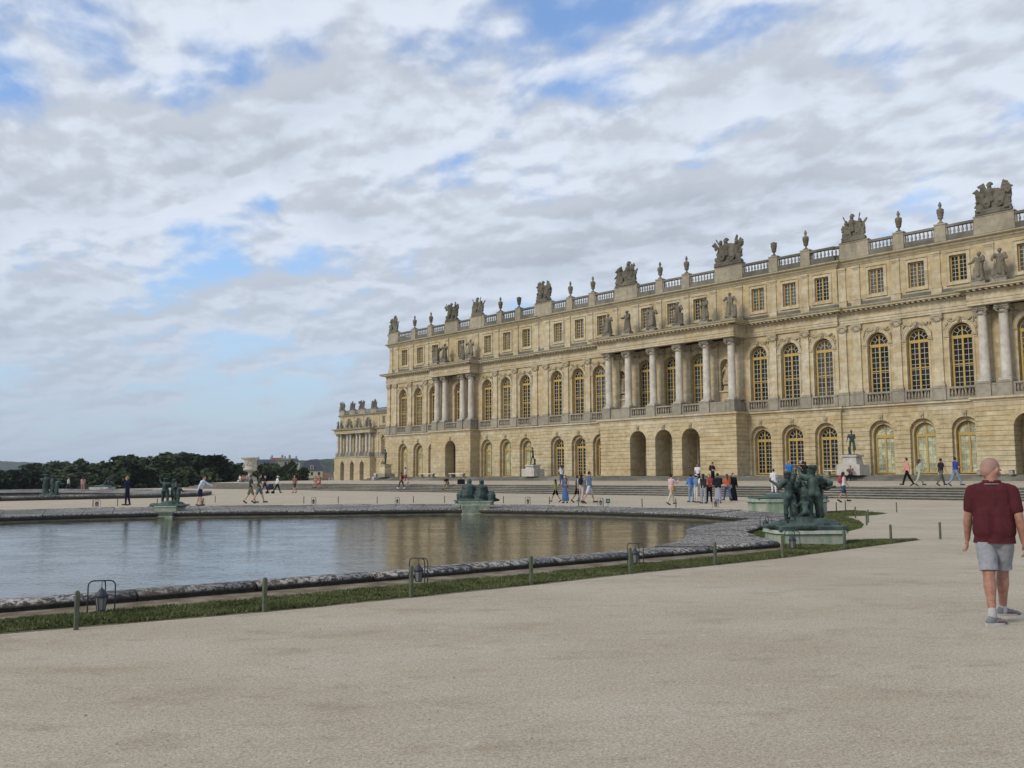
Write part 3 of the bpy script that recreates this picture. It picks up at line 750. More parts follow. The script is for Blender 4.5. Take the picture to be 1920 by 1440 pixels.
def build_front(root, P, zbase):
    """P: dict with a0, a1 (ends), open (first-floor opening centres), porticos [(a0, a1, depth, [columns], [ground arches])], breaks, attic"""
    a0, a1 = P['a0'], P['a1']; por = P['por']; nb = P.get('nb', 0.25)
    def plane(a):       # main wall plane, the centre stands a little forward
        return nb if P['b0'] < a < P['b1'] else 0.0
    def in_por(a, m=0): return any(p[0]-m < a < p[1]+m for p in por)
    # plan outline, travelling from high a to low a, outward on the left
    def outline(off=0.0, porticos=True, back=14):
        ev = [(a1, 0.0)]; pts = [(a1, -back), (a1, off)]; cur = 0.0
        ch = []
        if P['b1'] < a1: ch.append((P['b1'], 'c', nb))
        if P['b0'] > a0: ch.append((P['b0'], 'c', 0.0))
        if porticos:
            for p in por: ch.append((p[1], 'p', p[2])); ch.append((p[0], 'q', None))
        ch.sort(key=lambda t: -t[0]); base = 0.0 if P['b1'] < a1 else nb; cur = base; pts[1] = (a1, off+base)
        for a, k, v in ch:
            if k == 'c': base = v; nxt = v
            elif k == 'p': nxt = v
            else: nxt = base
            if abs(a-a1) < 1e-6: pts[1] = (a1, off+nxt); cur = nxt; continue
            pts.append((a, off+cur)); pts.append((a, off+nxt)); cur = nxt
        pts.append((a0, off+cur)); pts.append((a0, -back))
        return pts[::-1]
    # ---- ground floor
    gf = MB(); pc = Pieces(); jd = .05
    gcent = [(g, plane(g), 1.73, GR) for g in P['ground']]
    edges = [a0]+[p for q in por for p in (q[0], q[1])]+[P['b0'], P['b1'], a1]
    cells = []
    segs = sorted(set([a0, a1, *[x for q in por for x in q[:2]], P['b0'], P['b1']]))
    segs = [s_ for s_ in segs if a0 <= s_ <= a1]
    for s0, s1 in zip(segs[:-1], segs[1:]):
        mid = (s0+s1)/2; pr = [p for p in por if p[0]-.01 < mid < p[1]+.01]
        y = pr[0][2] if pr else plane(mid); th = pr[0][2]-.02 if pr else .34
        cs = sorted(pr[0][4] if pr else [g for g in P['ground'] if s0-1.0 < g < s1+1.0])
        cuts = [s0]
        for c_ in cs:
            hl = min(1.72, c_-cuts[-1]); hl = max(hl, GR+.06) if c_-cuts[-1] > GR else c_-cuts[-1]
            nxt = [d for d in cs if d > c_]
            hr = min(1.72, (nxt[0]-c_)/2 if nxt else s1-c_, s1-c_)
            hl = min(hl, (c_-max([d for d in cs if d < c_], default=-999))/2)
            if c_-hl > cuts[-1]+.02: cells.append(('plain', cuts[-1], c_-hl, y, th))
            if hl > .1 and hr > .1: cells.append(('arch', c_, (hl, hr), y, th))
            cuts.append(c_+hr)
        if s1 > cuts[-1]+.02: cells.append(('plain', cuts[-1], s1, y, th))
    cz = [(zbase, 2.17)]+CZ[1:]
    for kind, p, q, y, th in cells:
        if kind == 'plain':
            w = q-p; nsp = max(1, round(w/2.2))
            for (z0, z1) in cz:
                for k in range(nsp):
                    pc.add(('p', round(w/nsp, 2), z0, th), course_plain(w/nsp-.006, z0, z1, th), p+w*k/nsp, y)
            e0 = .05 if any(abs(p-x_[0]) < .01 for x_ in por) else 0; e1 = .05 if any(abs(q-x_[1]) < .01 for x_ in por) else 0; gf.box(p+e0, q-e1, y-th-.3, y-jd, zbase, 6.9)
        else:
            hl, hr = q
            for (z0, z1) in cz:
                for sd_, w in ((-1, hl), (1, hr)):
                    pc.add(('a', sd_, round(w, 2), z0, th), course_half(sd_, z0, z1, GR, GZ, w-.004, th), p, y)
            wall_cell(gf, p, hl-.0, hr, GR+jd, zbase-.1, GZ, zbase, 6.9, y-th-.0, y-jd)
            inst('voussoirs', MV, root, (p, y, 0)); inst('keystone', MKg, root, (p, y, 0))
    pc.place(root, 'stone_course', M['course'], P.get('cx', 19.0), P.get('limit', 300))
    # inner reveal wall and windows
    inner = sorted(list(P['ground'])+[g for p in por for g in p[4]])
    allc = inner
    b_ = [a0+.2] + [(x+y_)/2 for x, y_ in zip(allc[:-1], allc[1:])] + [a1-.2]
    for i, g in enumerate(allc):
        y = plane(g)-.36
        wall_cell(gf, g, g-b_[i], b_[i+1]-g, .93, 1.55, 4.98, zbase, 6.9, y-.62, y)
    for i, g in enumerate(allc):
        cur = P['curtains'](g) if 'curtains' in P else False
        window(root, WGc if cur else WG, g, plane(g)-.78, label=('window backed by a pale drawn blind' if cur else None))
    gf.obj('ground_floor_wall', M['stone'], root)
    # sills
    # ---- band and string course over the ground floor
    prof = [(-.3, 6.86), (.03, 6.86), (.03, 7.22), (.08, 7.24), (.10, 7.34), (.20, 7.42), (.30, 7.46), (.30, 7.56), (.26, 7.62), (-.9, 7.66)]
    mb = MB(); mb.sweep(prof, outline()); mb.obj('string_course', M['stone2'], root, fix=True)
    # ---- pedestal course of the first floor
    ped = MB(); capm = MB(); mainw = MB()
    op = P['open']                                   # list of (a, kind) kind: 'w' window, 'n' niche
    nb_ = [a0] + [(x[0]+y_[0])/2 for x, y_ in zip(op[:-1], op[1:])] + [a1]
    for i, (a, k) in enumerate(op):
        y = plane(a); r_ = .95 if k == 'w' else .62; zb = 8.0 if k == 'w' else 9.9
        zs = 13.05 if k == 'w' else 12.5
        l_, r__ = a-nb_[i], nb_[i+1]-a
        # split where the wall plane changes
        for bk in (P['b0'], P['b1']):
            if nb_[i] < bk < a: l_ = a-bk; mainw.box(nb_[i], bk, plane(bk-.01 if bk == P['b0'] else bk-.01)-.6, plane(bk-.01), 7.64, 15.0)
            if a < bk < nb_[i+1]: r__ = bk-a; mainw.box(bk, nb_[i+1], plane(bk+.01)-.6, plane(bk+.01), 7.64, 15.0)
        wall_cell(mainw, a, l_, r__, r_, zb, zs, 7.64, 15.0, y-.6, y)
        if k == 'w':
            window(root, WFs if (i*7+3) % 4 == 0 else WF, a, y-.42); inst('archivolt', MAr, root, (a, y, 0)); inst('carved_keystone', MKs[i % 4], root, (a, y, 0))
        else:
            mainw.box(a-.7, a+.7, y-.9, y-.62, 9.8, 13.3)
            nm = MB(); ring(nm, .62, .72, 12.5, 0, 180, 0, .06, 12); nm.box(-.72, -.62, 0, .05, 9.95, 12.5); nm.box(.62, .72, 0, .05, 9.95, 12.5); nm.box(-.8, .8, 0, .14, 9.8, 9.95)
            nm.prism([(-.35, 13.9), (.35, 13.9), (.45, 14.1), (.25, 14.35), (-.25, 14.35), (-.45, 14.1)], 0, .08); nm.obj('niche_surround', M['stone2'], root, (a, y, 0))
    mainw.obj('first_floor_wall', M['stone'], root)
    # impost band between archivolt and pilasters is in the archivolt; pilasters and their pedestals
    for a in P['pil']:
        y = plane(a); inst('pilaster', MP, root, (a, y, 0)); inst('capital', MPc, root, (a, y, 0))
        ped.box(a-.52, a+.52, y, y+.34, 7.66, 8.66); capm.box(a-.56, a+.56, y, y+.38, 8.66, 8.76); capm.box(a-.47, a+.47, y, y+.30, 8.76, 8.88)
    for p in por:
        for c_ in p[3]:
            yc = p[2]-.62
            inst('column', MC, root, (c_, yc, 0)); inst('capital', MCap, root, (c_, yc, 0))
            inst('pilaster', MP, root, (c_, plane(c_), 0)); inst('capital', MPc, root, (c_, plane(c_), 0))
            ped.box(c_-.55, c_+.55, yc-.55, yc+.55, 7.66, 8.70); capm.box(c_-.59, c_+.59, yc-.59, yc+.59, 8.70, 8.88)
    # parapets between pedestals
    occ = []
    for a in P['pil']: occ.append((a-.52, a+.52))
    balm = []
    for a, k in op:
        if in_por(a, .2): continue
        y = plane(a)+.16
        inst('balusters', P['mbal'], root, (a, y, 0))['kind'] = 'stuff'
        capm.box(a-1.3, a+1.3, y-.12, y+.12, 8.56, 8.72); ped.box(a-1.2, a+1.2, y-.11, y+.11, 7.66, 7.90)
    for p in por:
        cs = sorted(p[3]); yc = p[2]-.62+.3
        for c0, c1 in zip(cs[:-1], cs[1:]):
            if c1-c0 < 2.6 or (len(cs) == 6 and (c0 == cs[0] or c1 == cs[-1])):
                ped.box(c0+.55, c1-.55, yc-.1, yc+.1, 7.66, 8.56)
            else:
                balusters(c0+.75, c1-.75, 7.92, yc, .62, .30).obj('balusters', M['grey'], root)['kind'] = 'stuff'
                ped.box(c0+.55, c1-.55, yc-.11, yc+.11, 7.66, 7.90)
                ped.box(c0+.55, c0+.75, yc-.1, yc+.1, 7.90, 8.56); ped.box(c1-.75, c1-.55, yc-.1, yc+.1, 7.90, 8.56)
            capm.box(c0+.55, c1-.55, yc-.13, yc+.13, 8.56, 8.70)
        for q in (cs[0], cs[-1]):
            s_ = -1 if q == cs[0] else 1
            ped.box(min(q+s_*.1, q+s_*.5), max(q+s_*.1, q+s_*.5), plane(q+s_*3)+.1, p[2]-.6, 7.66, 8.62)
        # portico floor and ceiling
        ped.box(p[0]+.02, p[1]-.02, plane(p[0]-1)-.1, p[2]-.05, 7.60, 7.68)
    # fill the pedestal course between pilasters where there is no opening
    fill = sorted(occ+[(a-1.2, a+1.2) for a, k in op]+[(p[0]-.05, p[1]+.05) for p in por])
    cur = a0
    for x0, x1 in fill+[(a1, a1)]:
        if x0-cur > .05: ped.box(cur, x0, plane((cur+x0)/2), plane((cur+x0)/2)+.22, 7.66, 8.60); capm.box(cur, x0, plane((cur+x0)/2), plane((cur+x0)/2)+.26, 8.60, 8.70)
        cur = max(cur, x1)
    ped.obj('pedestal_course', M['grey'], root); capm.obj('parapet_capping', M['grey'], root)
    # ---- entablature
    prof = [(-.55, 14.94), (.10, 14.94), (.10, 15.12), (.14, 15.12), (.14, 15.34), (.20, 15.36), (.20, 15.42), (.11, 15.44), (.11, 15.96), (.18, 16.0), (.20, 16.06), (-.5, 16.07)]
    path = outline(.06)
    mb = MB(); mb.sweep(prof, path); mb.obj('architrave', M['stone2'], root)
    mb = MB(); mb.sweep([(-.5, 16.18), (.74, 16.18), (.74, 16.30), (.82, 16.36), (.88, 16.44), (.88, 16.48), (-.5, 16.56)], path); mb.obj('cornice', M['trim'], root)
    # modillions under the cornice, run by run
    for (x0, y0), (x1, y1) in zip(path[1:-2], path[2:-1]):
        ln = math.hypot(x1-x0, y1-y0)
        if ln < .5: continue
        mb = MB(); n = max(1, round(ln/.46)); hor = abs(y1-y0) < 1e-6
        for i in range(n):
            t = (i+.5)/n
            if hor: a = x0+(x1-x0)*t; mb.box(a-.10, a+.10, y0+.18, y0+.66, 16.05, 16.185)
            else:
                yy = y0+(y1-y0)*t; s_ = -1 if y1 > y0 else 1; s_ = -s_
                # the return faces away from the run
                e = x0; d = (-1 if y1 > y0 else 1)
                xa, xb = sorted((e+d*.18, e+d*.66)); mb.box(xa, xb, yy-.10, yy+.10, 16.05, 16.185)
        mb.obj('modillions', M['trim'], root)['kind'] = 'stuff'
    # soffit / ceiling of porticos
    for p in por: cl = MB(); cl.box(p[0]+.1, p[1]-.1, -.2, p[2]-.1, 15.3, 16.5); cl.obj('portico_ceiling', M['stone2'], root)
    # ---- attic storey
    at = MB(); ao = P['attic']; y_ = -.25
    nb2 = [a0+.25] + [(x+z)/2 for x, z in zip(ao[:-1], ao[1:])] + [a1-.25]
    sur = MB()
    for i, a in enumerate(ao):
        y = plane(a)+y_; l_, r__ = a-nb2[i], nb2[i+1]-a
        for bk in (P['b0'], P['b1']):
            if nb2[i] < bk < a: l_ = a-bk; at.box(nb2[i], bk, plane(bk-.01)+y_-.5, plane(bk-.01)+y_, 16.5, 20.4)
            if a < bk < nb2[i+1]: r__ = bk-a; at.box(bk, nb2[i+1], plane(bk+.01)+y_-.5, plane(bk+.01)+y_, 16.5, 20.4)
        wall_cell(at, a, l_, r__, .70, 17.50, 0, 16.5, 20.4, y-.5, y, rect=19.74)
        window(root, WAd if (i*5+1) % 3 == 0 else WA, a, y-.24)
    at.obj('attic_wall', M['stone'], root)
    sm_ = MB(); 
    for x0, x1, z0, z1, d in ((-.92, -.70, 17.3, 19.95, .06), (.70, .92, 17.3, 19.95, .06), (-.70, .70, 19.74, 19.95, .06), (-.70, .70, 17.3, 17.5, .06), (-1.0, 1.0, 17.22, 17.3, .12), (-.98, -.92, 17.3, 20.02, .09), (.92, .98, 17.3, 20.02, .09), (-.98, .98, 20.02, 20.08, .09)): sm_.box(x0, x1, 0, d, z0, z1)
    ms = sm_.mesh('window_surround', M['stone2'])
    for a in ao: inst('window_surround', ms, root, (a, plane(a)+y_, 0))
    for a in P['apil']: inst('attic_pilaster', MAP, root, (a, plane(a)+y_, 0))
    base = MB()
    path2 = outline(y_, False)
    base.sweep([(-.4, 16.5), (.09, 16.5), (.09, 16.95), (.05, 17.0), (-.4, 17.0)], path2); base.obj('attic_plinth', M['soot'], root)
    mb = MB(); mb.sweep([(-.5, 20.36), (.05, 20.36), (.08, 20.44), (.14, 20.52), (.22, 20.60), (.26, 20.72), (.42, 20.80), (.48, 20.86), (.48, 20.95), (-.5, 21.02)], path2); mb.obj('top_cornice', M['trim'], root)
    # ---- roof balustrade
    yb = .04
    mb = MB(); mb.sweep([(-.28, 20.98), (.0, 20.98), (.0, 21.5), (-.28, 21.5)], outline(yb, False)); mb.obj('balustrade_plinth', M['soot'], root)
    mb = MB(); mb.sweep([(-.32, 22.14), (.05, 22.14), (.05, 22.32), (.0, 22.36), (-.27, 22.36), (-.32, 22.32)], outline(yb, False)); mb.obj('balustrade_rail', M['soot'], root)
    ends = sorted([(a, .45) for a in P['urn']]+[(a, w) for a, w in P['trophy']])
    pcache = {}
    for a, h in ends:
        if h not in pcache:
            pd = MB(); pd.box(-h, h, -.40, .06, 21.4, 22.42); pd.box(-h-.05, h+.05, -.45, .11, 22.42, 22.54); pd.box(-h-.04, h+.04, -.42, .09, 21.0, 21.4)
            pcache[h] = pd.mesh('pedestal', M['pedstone'])
        inst('pedestal', pcache[h], root, (a, plane(a)+yb, 0))
    for (x0, h0), (x1, h1) in zip(ends[:-1], ends[1:]):
        l0, l1 = x0+h0, x1-h1
        if l1-l0 < .4: continue
        q = MB(); q.box(l0, l0+.14, plane(l0)+yb-.25, plane(l0)+yb-.03, 21.5, 22.14); q.box(l1-.14, l1, plane(l0)+yb-.25, plane(l0)+yb-.03, 21.5, 22.14)
        q.join(balusters(l0+.14, l1-.14, 21.5, plane((l0+l1)/2)+yb-.14, .64, .36)); q.obj('balusters', M['grey'], root)['kind'] = 'stuff'
    rf = MB(); rf.box(a0+.3, a1-.3, -13.8, -.3, 20.6, 20.95); rf.obj('flat_roof', M['grey'], root)
    sd_ = MB(); sd_.box(a1-.62, a1-.02, -14, -.64, zbase, 20.5); sd_.box(a0+.02, a0+.62, -14, -.64, zbase, 20.5); sd_.box(a0+.62, a1-.62, -14, -13.5, zbase, 20.5)
    sd_.obj('side_wall', M['stone'], root)

mbal = balusters(-.95, .95, 7.92, 0, .62, .27); mbal.box(-1.2, -1.0, -.1, .1, 7.90, 8.56); mbal.box(1.0, 1.2, -.1, .1, 7.90, 8.56)
MBAL = mbal.mesh('balusters', M['grey'])
palace = tag(empty('palace', (78.6, 0, 0), pi/2), 'long ochre limestone palace front with columned porticos and a balustraded roofline', 'palace')
GRD = [12.6, 16.2, 31.2, 34.7, 38.3, 43.4, 46.8, 50.2-.0, 71.0, 74.35, 77.8, 83.5, 87.2, 90.8, 102.0, 105.5, 109.1]
GRD = [9.6+3.0, 16.2, 19.9] + GRD[2:]
PC = dict(a0=8.5, a1=113.0, b0=41.9, b1=80.3, cx=19.0, limit=300, mbal=MBAL,
    ground=GRD,
    por=[(21.9, 29.85, 1.5, [22.9, 24.6, 27.5, 29.1], [25.9]), (51.5, 69.0, 2.4, [52.25, 55.2, 58.6, 62.0, 65.4, 68.2], [56.9, 60.3, 63.7]), (92.3, 100.6, 1.5, [92.9, 94.6, 98.3, 100.0], [96.4])],
    open=sorted([(a, 'w') for a in (12.6, 16.2, 19.9, 25.9, 31.2, 34.8, 38.3, 43.4, 46.8, 50.2, 57.3, 60.8, 64.3, 71.0, 74.3, 77.8, 83.5, 87.1, 90.7, 96.4, 101.9, 105.5, 109.1)]+[(54.0, 'n'), (67.7, 'n')]),
    pil=[10.8, 14.4, 18.0, 21.4, 33.0, 36.5, 40.15, 41.5, 45.1, 48.5, 72.65, 76.1, 79.5, 81.6, 85.3, 88.95, 103.7, 107.3, 110.9, 112.5],
    attic=[12.6, 16.2, 19.9, 25.9, 31.2, 34.7, 38.3, 43.4, 46.75, 50.2, 57.2, 60.6, 64.2, 70.7, 74.2, 77.7, 83.5, 87.1, 90.8, 96.2, 101.9, 105.4, 109.1],
    apil=[10.8, 14.4, 18.0, 21.9, 28.7, 33.0, 36.5, 40.15, 41.5, 45.1, 48.5, 52.3, 55.4, 58.8, 62.4, 65.6, 68.6, 72.4, 76.0, 79.5, 81.6, 85.3, 88.95, 93.0, 99.3, 103.7, 107.3, 110.9, 112.4],
    curtains=lambda g: not (42 < g < 79) and not (g < 30),
    urn=[14.4, 18.0, 32.4, 36.0, 44.8, 48.2, 58.6, 62.1, 71.9, 75.5, 84.7, 88.2, 102.8, 106.6],
    trophy=[(10.5, 1.4), (22.3, 1.7), (28.1, 1.55), (40.1, 1.35), (53.3, 1.6), (66.8, 1.6), (79.9, 1.5), (92.6, 1.4), (98.0, 1.4), (111.6, 1.2)])
build_front(palace, PC, 1.50)
# north side of the palace as seen past the corner is only a plain return wall; steps under the front
fs_ = tag(empty('front_steps', (78.6, 0, 0), pi/2), kind='structure')
for i in range(4):
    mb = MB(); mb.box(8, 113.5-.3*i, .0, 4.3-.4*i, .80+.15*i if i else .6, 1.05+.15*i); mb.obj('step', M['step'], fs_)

# ---- the wing beyond
wing = tag(empty('palace_wing', (161, 0, 0), pi/2), 'far wing of the palace with paired columns, seen past the corner of the main block', 'palace')
PW = dict(a0=170.0, a1=258.4, b0=0, b1=0, nb=0, cx=248, limit=120, mbal=MBAL,
    ground=[172+6*i for i in range(10)]+[233.6], por=[(237.6, 257.6, 2.0, [238.6, 240.4, 243.9, 245.7, 249.2, 251.0, 254.7, 256.5], [242.0, 247.5, 253.0])],
    open=[(172+6*i, 'w') for i in range(10)]+[(233.6, 'w'), (242.1, 'w'), (247.5, 'w'), (252.9, 'w')],
    pil=[175+6*i for i in range(10)]+[231.2, 236.2, 258.0], attic=[172+6*i for i in range(10)]+[233.6, 242.1, 247.5, 252.9],
    apil=[175+6*i for i in range(10)]+[231.2, 236.2, 239.4, 244.8, 250.2, 256.6], urn=[], trophy=[(238.6, 1.5), (245.4, 1.9), (250.6, 1.6), (256.6, 1.5), (222, 1.4), (206, 1.4), (190, 1.4), (172, 1.4)])
build_front(wing, PW, -.3)
rf = MB(); rf.v = [(196, -3, 20.9), (228, -3, 20.9), (228, -13, 20.9), (196, -13, 20.9), (199, -8, 30.6), (223, -8, 28.4)]
rf.f = [(0, 1, 5, 4), (1, 2, 5), (2, 3, 4, 5), (3, 0, 4)]; rf.sm = [False]*4; rf.obj('slate_roof', M['slate'], wing)

# ------------------------------------------------------------------ figures: one skeleton for people and statues
def skel(H=1.7, legs=((0, 0, .03), (0, 0, .03)), arms=((0, .12, .1, 0), (0, .12, .1, 0)), lean=0.0, wide=1.0, sit=None, head=(0, 0), fat=1.0):
    """joints of a standing, walking or sitting figure facing +y; angles in radians. legs: (swing fwd, knee bend, out); arms: (fwd, out, elbow bend, inward)"""
    J = {}; s_ = H
    hip = Vector((0, 0, 0)); up_ = Vector((0, sin(lean), cos(lean)))
    J['pelvis'] = hip; J['waist'] = hip+up_*.10*s_; J['chest'] = hip+up_*.20*s_; J['neck'] = hip+up_*.295*s_
    J['headb'] = J['neck']+Vector((0, .012*s_, .03*s_)); J['head'] = J['neck']+Vector((sin(head[0])*.01*s_, (.012+.03*head[1])*s_, .088*s_))
    for i, sd_ in ((0, -1), (1, 1)):
        k = 'LR'[i]
        f, kn, ou = legs[i]; h = hip+Vector((sd_*.052*s_*wide, 0, -.02*s_))
        J['hip'+k] = h; d = Vector((sd_*sin(ou), sin(f)*cos(ou), -cos(f)*cos(ou)))
        J['knee'+k] = h+d*.245*s_
        f2 = f-kn; d = Vector((sd_*sin(ou)*.5, sin(f2), -cos(f2))).normalized(); J['ank'+k] = J['knee'+k]+d*.235*s_
        tilt = max(-.9, min(.5, f2*.8)) if sit is None else 0
        fd = Vector((sd_*.15, cos(tilt), sin(tilt) if f2 < 0 else 0)).normalized()
        if f2 < -.15: fd = Vector((sd_*.15, cos(f2), sin(f2)*1.0)).normalized()
        J['toe'+k] = J['ank'+k]+fd*.105*s_+Vector((0, 0, -.022*s_)); J['heel'+k] = J['ank'+k]-fd*.02*s_+Vector((0, 0, -.022*s_))
        af, ao, el, inn = arms[i]; sh = J['neck']-up_*.035*s_+Vector((sd_*.105*s_*wide, 0, 0)); J['sh'+k] = sh
        d = Vector((sd_*sin(ao), sin(af)*cos(ao), -cos(af)*cos(ao))); J['el'+k] = sh+d*.17*s_
        d = Vector((sd_*(sin(ao)*.6)-sd_*sin(inn), sin(af+el), -cos(af+el))).normalized(); J['wr'+k] = J['el'+k]+d*.15*s_; J['hand'+k] = J['wr'+k]+d*.055*s_; J['fing'+k] = J['wr'+k]+d*.095*s_
    zmin = min(min(J['toe'+k].z, J['heel'+k].z) for k in 'LR') - .018*s_
    if sit is not None: zmin = J['pelvis'].z - sit - .055*s_
    for k in J: J[k] = J[k] - Vector((0, 0, zmin))
    J['H'] = s_; J['w'] = wide; J['fat'] = fat; return J
def body(mb, J, hair=True):
    s_ = J['H']; w = J['w']; f = J['fat']
    mb.ell(J['head'], (.043*s_, .053*s_, .064*s_), 12); mb.ell(J['head']+Vector((0, .035*s_, -.035*s_)), (.026*s_, .028*s_, .028*s_), 8)
    mb.ell(J['head']+Vector((0, .055*s_, -.012*s_)), (.008*s_, .014*s_, .016*s_), 6)
    for q in (-1, 1): mb.ell(J['head']+Vector((q*.043*s_, 0, -.01*s_)), (.006*s_, .012*s_, .018*s_), 6)
    mb.cap(J['neck']-Vector((0, 0, .02*s_)), J['headb']+Vector((0, 0, .015*s_)), .031*s_, .027*s_)
    torso(mb, J, 0.0)
    for k in 'LR':
        mb.cap(J['sh'+k], J['el'+k], .029*s_, .024*s_); mb.cap(J['el'+k], J['wr'+k], .024*s_, .016*s_)
        mb.ell(J['hand'+k], (.016*s_, .016*s_, .026*s_), 8); mb.cap(J['hand'+k], J['fing'+k], .012*s_, .007*s_)
        mb.cap(J['hip'+k], J['knee'+k], .048*s_*f**.5, .032*s_); mb.cap(J['knee'+k], J['knee'+k].lerp(J['ank'+k], .35), .031*s_, .033*s_); mb.cap(J['knee'+k].lerp(J['ank'+k], .3), J['ank'+k], .032*s_, .018*s_)
        mb.cap(J['heel'+k], J['toe'+k], .018*s_, .015*s_)
def torso(mb, J, g, low=True):
    s_ = J['H']; w = J['w']; f = J['fat']
    for q in (-1, 1):
        mb.cap(J['chest']+Vector((q*.045*s_*w, 0, .03*s_)), J['neck']+Vector((q*.085*s_*w, 0, -.045*s_)), .055*s_+g, .034*s_+g)
        mb.cap(J['waist']+Vector((q*.033*s_*w, .004*s_, 0)), J['chest']+Vector((q*.045*s_*w, .004*s_, 0)), .052*s_*f+g, .058*s_+g)
        if low: mb.cap(J['pelvis']+Vector((q*.035*s_*w, -.004*s_, 0)), J['waist']+Vector((q*.033*s_*w, 0, 0)), .054*s_*f+g, .052*s_*f+g)
    mb.cap(J['chest'], J['neck']-Vector((0, 0, .03*s_)), .055*s_+g, .036*s_+g)
def nude(J): mb = MB(); body(mb, J); return mb
def drape(mb, J, seed=0, full=True):
    """heavy carved folds from the waist down and over one shoulder"""
    r_ = random.Random(seed); s_ = J['H']; base = J['pelvis']
    zb = min(J['toeL'].z, J['toeR'].z)-.01*s_
    n = 9
    for i in range(n):
        a = 2*pi*i/n + r_.uniform(-.2, .2); rr_ = .085*s_*r_.uniform(.9, 1.15)
        top = base+Vector((cos(a)*.055*s_, sin(a)*.045*s_, .06*s_)); bot = Vector((base.x+cos(a)*rr_*1.15, base.y+sin(a)*rr_, zb+(.0 if full else .18*s_)))
        mb.cap(top, bot, .035*s_, .045*s_*r_.uniform(.7, 1.2))
    mb.cap(base, Vector((base.x, base.y, zb+.05*s_)), .08*s_, .09*s_)
    k = r_.choice('LR'); o_ = 'R' if k == 'L' else 'L'
    mb.cap(J['sh'+k]+Vector((0, .02*s_, .02*s_)), J['hip'+o_]+Vector((0, .05*s_, .06*s_)), .035*s_, .045*s_)
    mb.cap(J['sh'+k]+Vector((0, -.04*s_, .0)), base+Vector((0, -.07*s_, -.15*s_)), .045*s_, .06*s_)

# ------------------------------------------------------------------ roofline and cornice sculpture
def statue_mesh(seed, H=2.2, m=None, vox=.05):
    r_ = random.Random(seed); k = r_.choice((0, 1))
    arms = [(r_.uniform(.1, .5), r_.uniform(.25, .5), r_.uniform(.9, 1.7), r_.uniform(.4, .9)), (r_.uniform(-.1, .6), r_.uniform(.3, .6), r_.uniform(.4, 1.3), r_.uniform(.1, .6))]
    if k: arms.reverse()
    J = skel(H*.97, ((.15*r_.choice((-1, 1)), .15, .08), (.05, .25, .06)), arms, lean=r_.uniform(-.06, .10), wide=1.3, fat=1.35)
    mb = nude(J); drape(mb, J, seed, True)
    for kk in 'LR': mb.cap(J['sh'+kk], J['el'+kk], .115, .105); mb.cap(J['el'+kk], J['wr'+kk], .10, .07)
    mb.ell(J['head'], (.13, .15, .17), 10); mb.ell(J['head']+Vector((0, -.04, .07)), (.15, .16, .13), 8)
    for i in range(16):
        a = 2*pi*i/16+r_.uniform(-.1, .1); mb.cap(J['waist']+Vector((.16*cos(a), .13*sin(a), r_.uniform(-.1, .1))), Vector((.30*cos(a+.15), .25*sin(a+.15), .03)), .03, .05, 6)
    for i in range(5): a = r_.uniform(0, 2*pi); mb.cap(J['chest']+Vector((.14*cos(a), .1*sin(a), 0)), Vector((.30*cos(a), .26*sin(a), r_.uniform(.1, .5))), .09, .13)
    q = r_.choice((-1, 1))
    if seed in (4, 17): mb.cap((q*.42, .1, .0), (q*.42, .08, .75), .14, .12); mb.ell((q*.42, .08, .95), (.13, .13, .15), 8); mb.cap((q*.42, .08, .7), (q*.2, .1, 1.15), .06, .05)
    else: mb.ell((q*.38, .05, .30), (.22, .22, .34), 8); mb.cap((q*.38, .05, .5), (q*.30, .1, 1.0), .10, .08)
    mb.cbox(0, 0, -.12, .9, .7, .14)
    return sculpt(mb, 'statue', m or M['carved'], .042, 1, .022, .11, seed)
